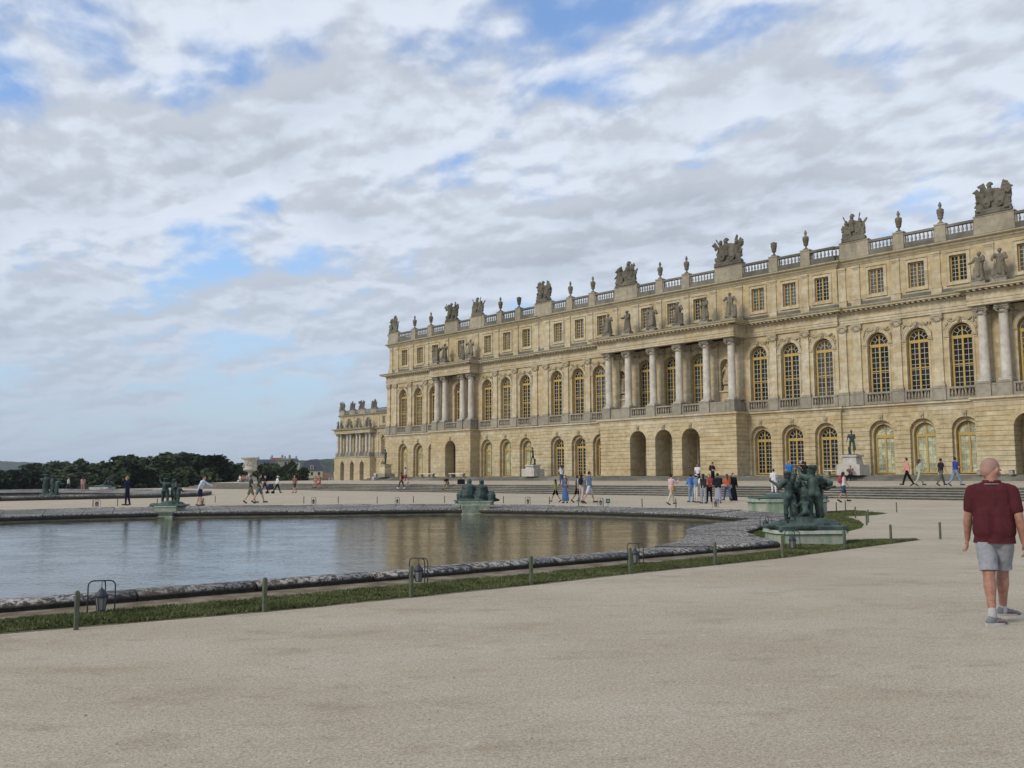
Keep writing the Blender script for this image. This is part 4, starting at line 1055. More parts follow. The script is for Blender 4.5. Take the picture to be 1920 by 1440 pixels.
def trophy_mesh(seed, w=3.0, h=2.7):
    """a pile of arms: plumed cuirass in the middle, helmets, shields, quivers and standards fanning out"""
    r_ = random.Random(seed); mb = MB(); V = Vector
    mb.cbox(0, 0, -.02, w*.94, .72, .14); mb.ell((0, 0, .22), (w*.44, .34, .34), 12); mb.ell((0, -.08, h*.34), (w*.34, .20, h*.36), 12)
    for q in (-1, 1): mb.ell((q*w*r_.uniform(.20, .30), -.1, h*r_.uniform(.34, .42)), (w*.19, .17, h*.27), 10, Matrix.Rotation(R(q*r_.uniform(5, 35)), 3, 'Y'))
    tx = r_.uniform(-.3, .3); z0 = h*r_.uniform(.42, .5)
    mb.cap((tx, .06, z0), (tx, .06, z0+.45), .27, .34, 12); mb.cap((tx-.3, .06, z0+.42), (tx+.3, .06, z0+.42), .13, .13)
    for q in range(6): mb.cap((tx-.25+.1*q, .25, z0-.05), (tx-.28+.11*q, .2, z0-.38), .05, .06)
    hz = z0+.82; mb.cap((tx, .05, z0+.5), (tx, .05, hz), .11, .10); mb.ell((tx, .07, hz+.05), (.17, .22, .20), 12)
    for q in range(5): t = q/4; mb.ell((tx+.16-.34*t, -.02, hz+.22+.16*sin(pi*t*.9)), (.10, .17, .10), 8)
    def helmet(x, z, s_=1.0):
        mb.ell((x, .1, z), (.17*s_, .2*s_, .19*s_), 10); mb.ell((x, .02, z+.2*s_), (.06*s_, .22*s_, .11*s_), 8); mb.cap((x, .05, z-.15*s_), (x, .05, z-.5*s_), .11*s_, .15*s_)
    for q in (-1, 1):
        xo = q*w*r_.uniform(.24, .30)
        helmet(xo, h*r_.uniform(.58, .74), r_.uniform(.95, 1.15)); mb.cap((xo, .0, .2), (xo, .05, h*.5), .20, .22, 8)
        if r_.random() < .6: helmet(q*w*.42, h*.36, .8)
        Mx = Matrix.Rotation(R(q*r_.uniform(5, 40)), 3, 'Y') @ Matrix.Rotation(R(90+r_.uniform(-12, 12)), 3, 'X')
        p = V((q*w*r_.uniform(.14, .2), .30, h*r_.uniform(.22, .30))); mb.ell(p, (.33, .46, .09), 14, Mx); mb.ell(p+V((0, .09, 0)), (.13, .13, .08), 8)
        Mx = Matrix.Rotation(R(q*r_.uniform(20, 60)), 3, 'Y') @ Matrix.Rotation(R(90), 3, 'X')
        mb.ell((q*w*.36, .22, h*.20), (.26, .36, .08), 12, Mx)
        n = r_.choice((3, 4))
        for k in range(n):
            a = R(30+(78-30)*(k+r_.uniform(.1, .9))/n); l = (w*.44)/max(.35, cos(a))*.9; l = min(l, h*.84-.2)
            d = V((q*cos(a), r_.uniform(-.08, .12), sin(a))).normalized(); b0 = V((q*.12, r_.uniform(-.12, .06), .3)); e = b0+d*l
            mb.cap(b0, e, .075, .06, 6)
            kind = r_.choice('sfft')
            if kind == 's': mb.cap(e, e+d*.22, .085, .015, 6); mb.cap(e-d*.05, e+d*.02, .07, .07, 6)
            elif kind == 'f':
                u = V((q*sin(a), 0, -cos(a)))
                for t in range(5): c_ = e-d*(.10+.13*t); mb.cap(c_, c_+u*r_.uniform(.22, .45)+V((0, r_.uniform(-.06, .08), 0)), .10, .08, 6)
            else:
                for t in range(4): c_ = e-d*.1*t; mb.cap(c_-V((.13, 0, 0)), c_+V((.13, 0, 0)), .045, .045, 6)
                mb.ell(e+d*.08, (.10, .08, .12), 8)
        mb.cap((q*w*.22, .32, .22), (q*w*.44, .2, .22+r_.uniform(0, .25)), .10, .13, 8); mb.ell((q*w*.44, .1, .2), (.15, .2, .17), 8)
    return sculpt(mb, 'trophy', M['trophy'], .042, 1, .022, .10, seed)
def urn_mesh(flame=True):
    mb = MB(); mb.cbox(0, 0, 0, .50, .50, .12)
    p = [(.20, .12), (.20, .18), (.12, .22), (.10, .34), (.16, .40), (.22, .50), (.25, .62), (.25, .66), (.29, .68), (.34, 1.12), (.36, 1.16), (.36, 1.24)]
    if flame: p += [(.30, 1.28), (.14, 1.36), (.10, 1.44), (.12, 1.50), (.17, 1.58), (.17, 1.68), (.11, 1.80), (.05, 1.92)]
    else: p += [(.38, 1.26), (.38, 1.32), (.26, 1.34), (.18, 1.40), (.04, 1.44)]
    mb.lathe(p, 14)
    for i in range(10):
        a = 2*pi*i/10; mb.ell((.33*cos(a), .33*sin(a), 1.0), (.045, .045, .10), 6); mb.ell((.24*cos(a), .24*sin(a), .55), (.04, .04, .09), 6)
    mb.v = [(x*.82, y*.82, z) for x, y, z in mb.v]
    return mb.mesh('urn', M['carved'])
TRO = [trophy_mesh(s_, w_, h_) for s_, w_, h_ in ((3, 2.9, 2.6), (8, 3.1, 3.0), (21, 2.8, 2.8), (34, 3.0, 3.1))]
STA = [statue_mesh(s_) for s_ in (1, 4, 6, 11, 17)]
URN = [urn_mesh(True), urn_mesh(False)]
OUTW = pi/2                                   # local +y of a piece turned to face away from the wall, towards -x
def on_front(name, me, a, n, z, label, cat, group, X0=78.6, sc=1.0, rz=0.0):
    o = inst(name, me, None, (X0-n, a, z), OUTW+rz, sc); return tag(o, label, cat, group)
tro_l = {22.3: None, 10.5: None, 28.1: 'winged armour trophy over the right portico, largest on the roofline', 40.1: 'trophy with upright plumed helmet where the front steps back right of the middle',
    53.3: 'trophy above the right end of the six column portico', 66.8: 'trophy above the left end of the six column portico', 79.9: 'peaked trophy where the front steps back left of the middle portico',
    92.6: 'spiky trophy at the right end of the far portico', 98.0: 'crested trophy at the left end of the far portico', 111.6: 'trophy crowning the far corner of the palace'}
for i, a in enumerate(sorted(tro_l)):
    if tro_l[a] is None: continue
    sc_ = {98.0: .98, 92.6: .98, 111.6: 1.0, 53.3: 1.12, 66.8: 1.08, 40.1: 1.0}.get(a, 1.0); sx = .72 if a > 111 else (.86 if a in (40.1, 98.0, 92.6, 79.9) else sc_)
    o = on_front('trophy', TRO[(i*3+1) % 4], a, -.15+(.25 if 42 < a < 80 else 0), 22.54, 'carved stone '+tro_l[a], 'roof sculpture', 'armour trophies along the roofline', sc=(sx, sc_*1.05, sc_))
urn_l = [(32.4, 1, 'flame topped stone urn left of the biggest rightmost trophy'), (36.0, 1, 'flame topped stone urn next right of the trophy where the front steps back'), (44.8, 1, 'flame topped stone urn left of the plumed helmet trophy'), (48.2, 0, 'open stone vase without flame, right of the six column portico'),
    (58.6, 1, 'stone urn over the right half of the six column portico'), (62.1, 1, 'stone urn over the left half of the six column portico'), (71.9, 1, 'stone urn just left of the six column portico'), (75.5, 1, 'stone urn next right of the peaked trophy'),
    (84.7, 0, 'open stone vase next left of the peaked trophy'), (88.2, 1, 'stone urn right of the far portico trophy'), (102.8, 1, 'stone urn left of the far portico trophies'), (106.6, 1, 'stone urn nearest the far corner of the palace')]
for a, fl, lab in urn_l:
    on_front('urn', URN[0 if fl else 1], a, -.15+(.25 if 42 < a < 80 else 0), 22.54, lab, 'urn', 'stone urns on the roof balustrade')
ba = MB(); ba.box(-.55, .55, -.45, .45, 0, .42); MPL = ba.mesh('plinth', M['grey'])
for k, (a, n, lab) in enumerate([(29.1, .95, 'stone statue on the right portico, leaning against the last attic window'), (27.5, .95, 'stone statue with pale drapery on the right portico, rightmost of all'),
    (52.25, 1.75, 'stone statue on the right corner of the six column portico'), (55.2, 1.75, 'stone statue with a child figure, second from the right on the middle portico'), (58.6, 1.75, 'stone statue third from the right on the middle portico'),
    (62.0, 1.75, 'stone statue third from the left on the middle portico'), (65.4, 1.75, 'bending stone statue second from the left on the middle portico'), (68.2, 1.75, 'stone statue on the left corner of the middle portico'),
    (92.9, .95, 'stone statue on the right corner of the far portico'), (94.6, .95, 'stone statue second from the right on the far portico'), (98.3, .95, 'stone statue second from the left on the far portico'), (100.0, .95, 'stone statue on the left corner of the far portico'),
    (22.9, .95, None), (24.6, .95, None)]):
    if lab is None: continue
    r_ = empty('statue', (78.6-n, a, 16.5), OUTW); tag(r_, lab, 'statue', 'stone statues on the portico cornices')
    inst('figure', STA[(k*2+k//3) % 5], r_, (0, 0, .54), [-.35, .2, .5][k % 3], (1.2, 1.2, 1.08)); inst('plinth', MPL, r_)
for a, q, lab in ((54.0, 2, 'pale statue in the wall niche at the right end of the middle portico'), (67.7, 0, 'pale statue in the wall niche at the left end of the middle portico')):
    me = STA[q].copy(); me.materials.clear(); me.materials.append(M['pierre'])
    r_ = empty('statue', (78.6-.25+.32, a, 9.82), OUTW); tag(r_, lab, 'statue', 'statues in the wall niches')
    inst('figure', me, r_, (0, 0, .85), .2, .92)
    pb = MB(); pb.cbox(0, 0, .0, .8, .5, .62, 0, .8); pb.obj('plinth', M['pierre'], r_)
for k, a in enumerate((238.6, 240.4, 243.9, 245.7, 249.2, 251.0, 254.7, 256.5)):
    nm = ('first', 'second', 'third', 'fourth', 'fifth', 'sixth', 'seventh', 'eighth')[7-k]
    r_ = empty('statue', (161-1.4, a, 16.5), OUTW); tag(r_, '%s small stone statue from the left on the cornice of the far wing' % nm, 'statue', 'statues on the far wing')
    inst('figure', STA[k % 5], r_, (0, 0, .54), .3); inst('plinth', MPL, r_)
for k, (a, lab) in enumerate([(238.6, 'far wing trophy beside the dark slate roof'), (245.4, 'broad far wing trophy second from the slate roof'), (250.6, 'far wing trophy second from its outer corner'), (256.6, 'far wing trophy on its outermost corner')]):
    on_front('trophy', TRO[k % 4], a, -.15, 22.54, lab, 'roof sculpture', 'armour trophies on the far wing', 161.0, 1.05)

# ------------------------------------------------------------------ bronze figures on pedestals by the front
def bronze_single(seed, H=2.15):
    r_ = random.Random(seed)
    if seed == 1: arms = ((.2, .3, 1.9, .5), (.9, .7, 2.2, .2)); legs = ((.1, .1, .05), (-.05, .15, .05))
    elif seed == 2: arms = ((-.3, .35, .5, 0), (.9, .25, 1.0, .1)); legs = ((.28, .1, .06), (-.25, .1, .06))
    else: arms = ((.25, .15, 1.5, .5), (.05, .25, .4, 0)); legs = ((.05, .05, .05), (.2, .4, .05))
    J = skel(H, legs, arms, wide=1.1, lean=.03); mb = nude(J)
    if seed != 2: mb.cap(J['wrL'], Vector((J['wrL'].x-.06, J['wrL'].y-.1, .5)), .09, .14)
    mb.cap(J['kneeR']+Vector((.1, -.1, 0)), Vector((.2, -.15, 0)), .09, .13); mb.cbox(0, 0, -.05, .75, .6, .12)
    return sculpt(mb, 'figure', M['bronze'], .035, 1, .01, .1, seed)
for (x, y, z, seed, rz, kind, lab) in ((75.5, 108.9, 1.50, 1, .1, 'stone', 'green bronze statue on a pale pedestal at the far corner of the palace'), (75.7, 79.2, 1.50, 2, -.9, 'white', 'dark bronze striding man on a white marble pedestal in front of the left arches'),
    (75.4, 39.4, 1.50, 3, .3, 'white', 'green bronze draped figure on a broad white pedestal between the right arches')):
    r_ = empty('pedestal_statue', (x, y, z), OUTW); tag(r_, lab, 'statue', 'bronze statues before the palace front')
    hh = {1: 1.75, 2: 1.35, 3: 1.72}[seed]
    mb = MB(); w = 1.0; mb.cbox(0, 0, 0, 2.1, 1.7, .9 if seed != 1 else .5); mb.obj('base', M['white'] if kind == 'white' else M['grey'], r_)
    mb = MB(); mb.cbox(0, 0, .9 if seed != 1 else .5, 1.35, 1.2, hh-(.9 if seed != 1 else .5)-.16, 0, .86); mb.cbox(0, 0, hh-.16, 1.42, 1.3, .16); mb.obj('pedestal', M['white'] if kind == 'white' else M['stone2'], r_)
    inst('figure', bronze_single(seed), r_, (0, 0, hh), rz, 1.0 if seed != 2 else .97)
for k, (x, y, lx, lab) in enumerate(((75.2, 98.9, 3.2, 'long stone bench at the wall left of the far portico arch'), (75.2, 92.6, 3.0, 'long stone bench at the wall right of the far portico arch'), (75.2, 27.8, 3.0, 'stone bench at the wall behind the man in the maroon shirt'), (74.9, 40.6, 2.2, 'stone bench left of the broad white pedestal'))):
    r_ = tag(empty('stone_bench', (x, y, 1.50), OUTW), lab, 'bench', 'stone benches along the palace front')
    mb = MB(); mb.box(-lx/2, lx/2, -.25, .25, .36, .47); mb.obj('seat', M['white'], r_)
    for q in (-1, 1): mb = MB(); mb.cbox(q*lx*.38, 0, 0, .3, .4, .36); mb.obj('leg', M['grey'], r_)

# ------------------------------------------------------------------ bronze groups around the basin
def rock(mb, w, d, h, seed):
    r_ = random.Random(seed)
    for i in range(16):
        a = r_.uniform(0, 2*pi); q = r_.uniform(.2, .95); mb.ell((cos(a)*w*.5*q, sin(a)*d*.5*q, h*.25), (w*.17, d*.17, h*r_.uniform(.4, .9)*(1.15-q*.8)), 8)
    mb.cbox(0, 0, 0, w, d, h*.28, 0, .96)
def place(mb, J, x, y, z, rz, extra=None):
    q = nude(J)
    if extra: extra(q, J)
    q.xform(Matrix.Translation((x, y, z)) @ Matrix.Rotation(rz, 4, 'Z')); mb.join(q)
def ang(v): return math.atan2(-v[0], v[1])
# corner group nearest: children standing back to back round a rock
def putto(q, J, seed=1, cloth_=False):
    """chubby child: full limbs, round curly head"""
    s_ = J['H']; r_ = random.Random(seed); hd = J['head']
    q.ell(hd+Vector((0, 0, .01*s_)), (.072*s_, .082*s_, .090*s_), 12); q.ell(hd+Vector((0, .055*s_, -.035*s_)), (.042*s_, .04*s_, .045*s_), 8); q.cap(J['neck'], hd, .05*s_, .045*s_)
    for i in range(13):
        a_ = i*2.4; e = .2+.95*(i/13); q.ell(hd+Vector((cos(a_)*.066*s_*cos(e-.4), sin(a_)*.074*s_*cos(e-.4)-.012*s_, .03*s_+.07*s_*sin(e))), (.030*s_,)*3, 6)
    q.cap(J['pelvis'], J['waist'], .098*s_, .088*s_); q.cap(J['waist'], J['chest'], .088*s_, .092*s_); q.cap(J['chest'], J['neck']-Vector((0, 0, .03*s_)), .088*s_, .055*s_)
    for k in 'LR':
        sg = -1 if k == 'L' else 1
        q.ell(J['hip'+k]+Vector((0, -.045*s_, .0)), (.062*s_, .06*s_, .065*s_), 10)
        q.cap(J['hip'+k], J['knee'+k], .080*s_, .054*s_); q.cap(J['knee'+k], J['knee'+k].lerp(J['ank'+k], .4)+Vector((0, -.014*s_, 0)), .052*s_, .056*s_); q.cap(J['knee'+k].lerp(J['ank'+k], .4), J['ank'+k], .052*s_, .032*s_); q.cap(J['heel'+k], J['toe'+k], .032*s_, .026*s_)
        q.cap(J['neck']+Vector((sg*.03*s_, 0, -.03*s_)), J['sh'+k], .05*s_, .056*s_); q.cap(J['sh'+k], J['el'+k], .050*s_, .040*s_); q.cap(J['el'+k], J['wr'+k], .040*s_, .028*s_); q.ell(J['hand'+k], (.03*s_, .03*s_, .036*s_), 6)
    if cloth_:
        for i in range(7):
            t = i/6; a_ = -.5+t*4.2; q.cap(J['waist']+Vector((cos(a_)*.085*s_, sin(a_)*.08*s_, -.02*s_-.05*s_*t)), J['waist']+Vector((cos(a_+.6)*.10*s_, sin(a_+.6)*.09*s_, -.05*s_-.06*s_*t)), .035*s_, .035*s_)
        q.cap(J['hipR']+Vector((.03*s_, -.06*s_, 0)), J['kneeR']+Vector((.05*s_, -.07*s_, -.12*s_)), .045*s_, .06*s_)
def near_group():
    mb = MB(); rock(mb, 1.75, 1.35, .40, 1)
    for (H, legs, arms, x, y, z, rz, ln, sd_, c_) in (
        (1.12, ((.10, .12, .08), (-.14, .2, .08)), ((1.3, .5, .7, .2), (.25, .35, .8, .5)), -.40, -.05, .14, .45, .06, 3, True),
        (1.30, ((-.06, .08, .06), (.26, .4, .1)), ((1.9, .45, .5, .1), (.5, .35, .9, .3)), .22, -.10, .10, -.15, .0, 4, True),
        (1.05, ((.1, .1, .08), (-.1, .1, .08)), ((1.5, .7, .5, .1), (1.2, .5, .6, 0)), .52, .26, .12, -1.9, .05, 5, False),
        (1.10, ((.1, .1, .08), (-.1, .1, .08)), ((1.4, .4, .6, .1), (1.2, .6, .8, 0)), -.12, .34, .14, 2.6, .05, 6, False),
        (.80, ((1.1, 1.9, .2), (.9, 1.7, .2)), ((1.0, .3, .9, .2), (1.1, .3, .6, .2)), -.10, -.38, .05, .2, .3, 7, False)):
        place(mb, skel(H, legs, arms, wide=1.15, fat=1.1, lean=ln), x, y, z, rz, lambda q, J: putto(q, J, sd_, c_))
    # garland of fruit slung from shoulder to shoulder, and a tree stump behind
    for i in range(16):
        t = i/15; x = -.62+1.3*t; mb.ell((x, .16-.35*abs(t-.5)+.04*sin(i*2.3), .92+.12*sin(t*9)+.12*abs(t-.5)), (.085+.02*sin(i*3.1), .085, .08), 8)
    for i in range(7): a = i*.9; mb.ell((.36+.14*cos(a), .0+.12*sin(a), 1.12+.08*sin(i*2.1)), (.06, .06, .06), 6)
    mb.cap((.08, .08, .1), (.05, .08, .85), .17, .12)
    return sculpt(mb, 'bronze_figures', M['bronze'], .017, 1, .004, .04, 1)
def oct_ped(w, d, h, base=-.02, m='pedestal', fl=.9):
    mb = MB()
    for z0, z1, k0, k1 in ((base, base+(h-base)*.72, .93, .93), (base+(h-base)*.72, base+(h-base)*.80, .93, 1.0), (base+(h-base)*.80, h, 1.0, .97)):
        c_ = .22
        pts = [(-1, -1+c_*2), (-1+c_, -1), (1-c_, -1), (1, -1+c_*2), (1, 1-c_*2), (1-c_, 1), (-1+c_, 1), (-1, 1-c_*2)]
        vs = [(p[0]*w/2*k0, p[1]*d/2*k0, z0) for p in pts]+[(p[0]*w/2*k1, p[1]*d/2*k1, z1) for p in pts]
        mb.add(vs, [tuple(range(8))[::-1], tuple(range(8, 16))]+[(i, (i+1) % 8, (i+1) % 8+8, i+8) for i in range(8)])
    return mb
g1 = tag(empty('bronze_group', (19.85, 11.62, 0), -TH+.06), 'big dark green bronze group of standing children on the nearest corner of the basin', 'statue group', 'bronze groups around the basin')
inst('bronze_figures', near_group(), g1, (0, 0, .31), 0, (.92, .92, 1.04))
oct_ped(1.75, 1.5, .33).obj('pedestal', M['pedestal'], g1)
def river_group(seed, rec=True):
    mb = MB(); rock(mb, 3.0, 1.3, .3, seed)
    J = skel(1.75, ((1.25, .5, .15), (1.35, .9, .2)), ((-.5, .5, .4, 0), (1.2, .4, .6, 0)), lean=-.75, wide=1.15, sit=.12, fat=1.1)
    place(mb, J, .25, 0, .12, R(88), lambda q, J_: (q.cap(J_['kneeL'], J_['kneeR'], .12, .12), q.cap(J_['hipL'], J_['ankR'], .12, .07)))
    place(mb, skel(1.05, ((.1, .1, .08), (-.1, .1, .08)), ((1.3, .4, .7, .1), (1.5, .4, .5, .1)), wide=1.2, fat=1.2), .95, -.1, .15, 1.2, lambda q, J: putto(q, J, 2))
    mb.cap((.75, .2, .5), (1.15, .3, .35), .28, .2)
    return sculpt(mb, 'bronze_figures', M['bronze'], .035, 1, .01, .06, seed)
g2 = tag(empty('bronze_group', (34.9, 21.2, 0), -TH+.1), 'reclining bronze river figure half hidden behind the nearest corner group', 'statue group', 'bronze groups around the basin')
inst('bronze_figures', river_group(5), g2, (0, 0, .58), 0, 1.0); oct_ped(3.3, 1.6, .60).obj('pedestal', M['pedestal'], g2)
def pair_group(seed, figs, dr=True):
    mb = MB(); rock(mb, 1.5, 1.1, .26, seed)
    for (H, legs, arms, x, y, z, rz, ln) in figs:
        def ex(q, J):
            s_ = J['H']; q.ell(J['head'], (.075*s_, .08*s_, .09*s_), 10)
            q.cap(J['pelvis'], J['chest'], .12*s_, .12*s_); q.cap(J['chest'], J['neck'], .11*s_, .06*s_)
            for k in 'LR': q.cap(J['hip'+k], J['knee'+k], .085*s_, .07*s_); q.cap(J['knee'+k], J['ank'+k], .065*s_, .05*s_); q.cap(J['sh'+k], J['el'+k], .05*s_, .045*s_); q.cap(J['el'+k], J['hand'+k], .045*s_, .035*s_)
            putto(q, J, seed)
            if dr: drape(q, J, seed, True)
        place(mb, skel(H, legs, arms, wide=1.3, fat=1.4, lean=ln), x, y, z, rz, ex)
    return sculpt(mb, 'bronze_figures', M['bronze'], .03, 1, .012, .06, seed)
up2 = ((1.1, .5, .9, .2), (.5, .5, 1.2, .3)); st_ = ((.1, .1, .1), (-.1, .1, .1))
g3 = tag(empty('bronze_group', (29.65, 35.2, 0), -TH+.12), 'bronze pair of crouching figures on the curved far corner of the basin', 'statue group', 'bronze groups around the basin')
m3g = MB(); rock(m3g, 1.8, 1.1, .2, 7)
for x_, h_, r_ in ((-.25, 1.0, .26), (.32, .95, .25)):
    m3g.cap((x_-.05, 0, .25), (x_, 0, h_*.62), .34, r_*.95, 10); m3g.cap((x_, 0, h_*.62), (x_+.02, 0, h_*.80), r_*.8, .09, 10); m3g.ell((x_+.03, .02, h_*.93), (.12, .13, .15), 10)
    for q in (-1, 1): m3g.cap((x_+q*.22, .02, h_*.70), (x_+q*.30, .12, h_*.42), .085, .075); m3g.cap((x_+q*.30, .12, h_*.42), (x_+q*.12, .25, h_*.38), .07, .06); m3g.cap((x_+q*.15, .1, .2), (x_+q*.33, .25, .38), .15, .11)
m3g.ell((-.62, 0, .25), (.2, .25, .3), 8); m3g.ell((.78, .0, .22), (.24, .25, .30), 8); m3g.cap((.8, 0, .12), (1.15, .1, .06), .12, .06)
inst('bronze_figures', sculpt(m3g, 'bronze_figures', M['bronze'], .03, 1, .02, .1, 7), g3, (0, 0, .35), 0, 1.06)
mb = oct_ped(2.0, 1.3, .37, .19); mb.cbox(0, -.15, -.32, 1.15, 1.5, .52, 0, 1.2); mb.cbox(0, -.2, -.32, 1.35, 1.6, .14); mb.obj('pedestal', M['pedestal'], g3)
g4 = tag(empty('bronze_group', (17.95, 43.5, 0), -TH), 'bronze group of children with one arm raised on the far side of the basin', 'statue group', 'bronze groups around the basin')
inst('bronze_figures', pair_group(9, [(1.12, st_, ((2.6, .5, .6, .2), (.6, .4, .8, .2)), -.22, 0, .1, .2, 0), (1.0, st_, ((.5, .3, .9, .1), (.6, .4, .8, .2)), .12, .12, .18, 2.8, 0), (.86, st_, up2, .40, -.1, .08, -.6, .2)], False), g4, (0, 0, .26), 0, 1.04)
mb = oct_ped(1.35, 1.2, .28, .0); mb.cbox(-.05, -.1, -.30, .85, 1.6, .32, 0, 1.3); mb.cbox(-.05, -.15, -.30, 1.1, 1.8, .14); mb.obj('pedestal', M['pedestal'], g4)
g5 = tag(empty('bronze_group', (21.8, 74.9, 0), -TH), 'bronze group on the near rim of the second basin, far left', 'statue group', 'bronze groups around the basin')
inst('bronze_figures', pair_group(12, [(1.35, st_, up2, -.3, 0, .1, .4, 0), (1.3, st_, ((2.3, .5, .6, .2), (.6, .4, .8, .2)), .1, .1, .1, 2.8, 0), (1.1, st_, up2, .5, -.1, .1, -.6, .2)]), g5, (0, 0, .22), 0, 1.1)
oct_ped(2.3, 1.4, .25).obj('pedestal', M['pedestal'], g5)
g6 = tag(empty('bronze_group', (38.2, 112.0, 0), -TH-.2), 'bronze reclining pair on a pale block at the far side of the second basin', 'statue group', 'bronze groups around the basin')
inst('bronze_figures', river_group(15), g6, (0, 0, .5), 0, 1.0); oct_ped(3.0, 1.4, .5).obj('pedestal', M['white'], g6)

# ------------------------------------------------------------------ marble vase on the terrace corner
vz = tag(empty('marble_vase', (65.2, 129.0, .80), 0), 'huge white marble vase on the corner of the terrace with people seated at its foot', 'vase')
mb = MB(); mb.cbox(0, 0, 0, 1.9, 1.9, .25); mb.cbox(0, 0, .25, 1.5, 1.5, .55, 0, .92); mb.obj('pedestal', M['white'], vz)
mb = MB(); mb.lathe([(.62, .80), (.62, .92), (.42, .98), (.30, 1.1), (.27, 1.4), (.34, 1.52), (.42, 1.58), (.75, 1.66), (.98, 1.85), (1.0, 2.05), (.90, 2.18), (.86, 2.25), (.90, 3.1), (1.02, 3.35), (1.30, 3.52), (1.36, 3.60), (1.36, 3.68), (1.15, 3.70), (.9, 3.4)], 28)
for i in range(26):
    a = 2*pi*i/26; mb.ell((.93*cos(a), .93*sin(a), 1.9), (.09, .09, .16), 6)
rr = random.Random(2)
for i in range(70):
    a = rr.uniform(0, 2*pi); mb.ell((.88*cos(a), .88*sin(a), rr.uniform(2.4, 3.1)), (.09, .09, rr.uniform(.08, .2)), 6)
for s_ in (-1, 1): mb.tube([(s_*.95, 0, 2.2), (s_*1.15, 0, 2.35), (s_*1.15, 0, 2.5), (s_*.92, 0, 2.55)], .07, 6)
mb.obj('bowl', M['white'], vz)

# ------------------------------------------------------------------ trees beyond the parterre
def crown_mesh(seed, n=4600, m=None, q=.062):
    r_ = random.Random(seed); vs, fs = [], []; lobes = []
    for i in range(34):
        a, z = r_.uniform(0, 2*pi), r_.uniform(-.75, .82); rad = math.sqrt(max(.05, 1-z*z))*r_.uniform(.35, .82)
        lobes.append((Vector((rad*cos(a), rad*sin(a), z)), r_.uniform(.20, .38)))
    for k in range(n):
        c_, lr = r_.choice(lobes); d = Vector((r_.gauss(0, 1), r_.gauss(0, 1), r_.gauss(0, 1))).normalized()
        p = c_+d*lr*r_.uniform(.72, 1.12)
        u = Vector((r_.gauss(0, 1), r_.gauss(0, 1), r_.gauss(0, 1))).normalized(); v = u.orthogonal().normalized(); s_ = q*r_.uniform(.5, 1.25)
        i = len(vs); vs += [p-u*s_, p+v*s_*.7, p+u*s_, p-v*s_*.7]; fs.append((i, i+1, i+2, i+3))
    me = bpy.data.meshes.new('crown'); me.from_pydata([tuple(v) for v in vs], [], fs); me.materials.append(m or M['leaf']); return me
CR = [crown_mesh(1), crown_mesh(2), crown_mesh(3, 4600, M['leaf2'])]
CRf = [crown_mesh(7, 5200, M['leaf'], .085), crown_mesh(9, 5200, M['leaf2'], .085)]
def tree(x, y, ztop, w, base, k, lab, flip=1.0, thin=False):
    h = ztop-base; t = tag(empty('tree', (x, y, base), k*1.3), lab, 'tree', 'trees below the garden terrace')
    mb = MB(); mb.lathe([(.28, -.2), (.22, h*.3), (.12, h*.62), (.04, h*.85)], 8)
    for i in range(5):
        a = k+i*1.26; mb.cap((0, 0, h*(.28+.08*i)), (w*.32*cos(a), w*.32*sin(a), h*(.5+.08*i)), .09, .03, 5)
    mb.obj('trunk', M['bark'], t)
    inst('crown', (CRf if not thin else CR)[k % (2 if not thin else 3)], t, (0, 0, h*.48), k*.9, (w*.58, w*.52, h*.47))
    return t
TR = [(61.5,205,5.0),(57,200,4.6),(61,185,5.2),(55,182,4.8),(60.4,174.5,4.9),(54,170,3.6),(60.2,168.8,5.1),(60.9,165.6,5.6),(57,160,4.3),(61.1,161.1,5.4),(62.7,157.0,5.7),(64.1,153.0,5.9),(66.9,154.0,4.9),(68.6,151.0,5.5),(71.8,151.8,4.9),(76.2,154.6,4.4),(79.4,155.8,4.6),(80.0,151.2,4.2),(82.1,149.2,4.5),(79.5,140.5,3.3)]
nms = ['low round tree at the far left end of the dark belt','rounded tree next to the far left one','broad dark tree left of the bronze river group','tree filling the left part of the dark belt','bushy tree rising left of the highest trees','dark tree standing in front of the taller ones','tall leafy tree with a ragged top, left of the highest','highest tree of the belt with a ragged top','dense tree just under the highest one','tall dark tree above the man in navy','tall tree behind the bronze children group','tall tree right of the bronze children group','tree with a dip in its top between two taller ones','tree with spiky top above the woman by the hedge','dark tree left of the marble vase','tree directly behind the marble vase','tree just right of the marble vase','low broad tree between vase and slate roofed house','dark round tree left of the slate roofed house','last tree on the right, touching the slate roofed house']
for k, (x, y, zt) in enumerate(TR): tree(x, y, zt, 10.5 if k < 16 else (8.0 if k < 18 else 5.0), -4.0, k, nms[k])
FR = [(40, 147, 2.2), (45, 144.5, 2.5), (50, 143.5, 2.7), (55, 146, 3.0), (60, 149, 3.4), (65.5, 147.5, 3.4), (35, 150, 2.0), (36, 172, 2.6), (42, 178, 2.9), (47, 190, 3.3), (38, 160, 2.0)]
fl_ = ['low dark bush directly behind the far left gravel edge','dark bush behind the bronze river group on its pale block','dark bush left of the navy dressed man','dark bush behind the bronze children','dark bush between bronze children and the woman in white','dark bush by the left end of the terrace steps','leftmost dark bush beyond the second basin','paler bush farther off at the far left','hedge bush behind the leftmost bronze group','rounded bush half way to the trees at the left','low bush at the far left frame edge']
for k, (x, y, zt) in enumerate(FR): tree(x, y, zt, 9.0, -4.0, k+30, fl_[k])
mb = MB(); hd = random.Random(4)
mbh = crown_mesh(15, 5200, M['leaf'], .085)
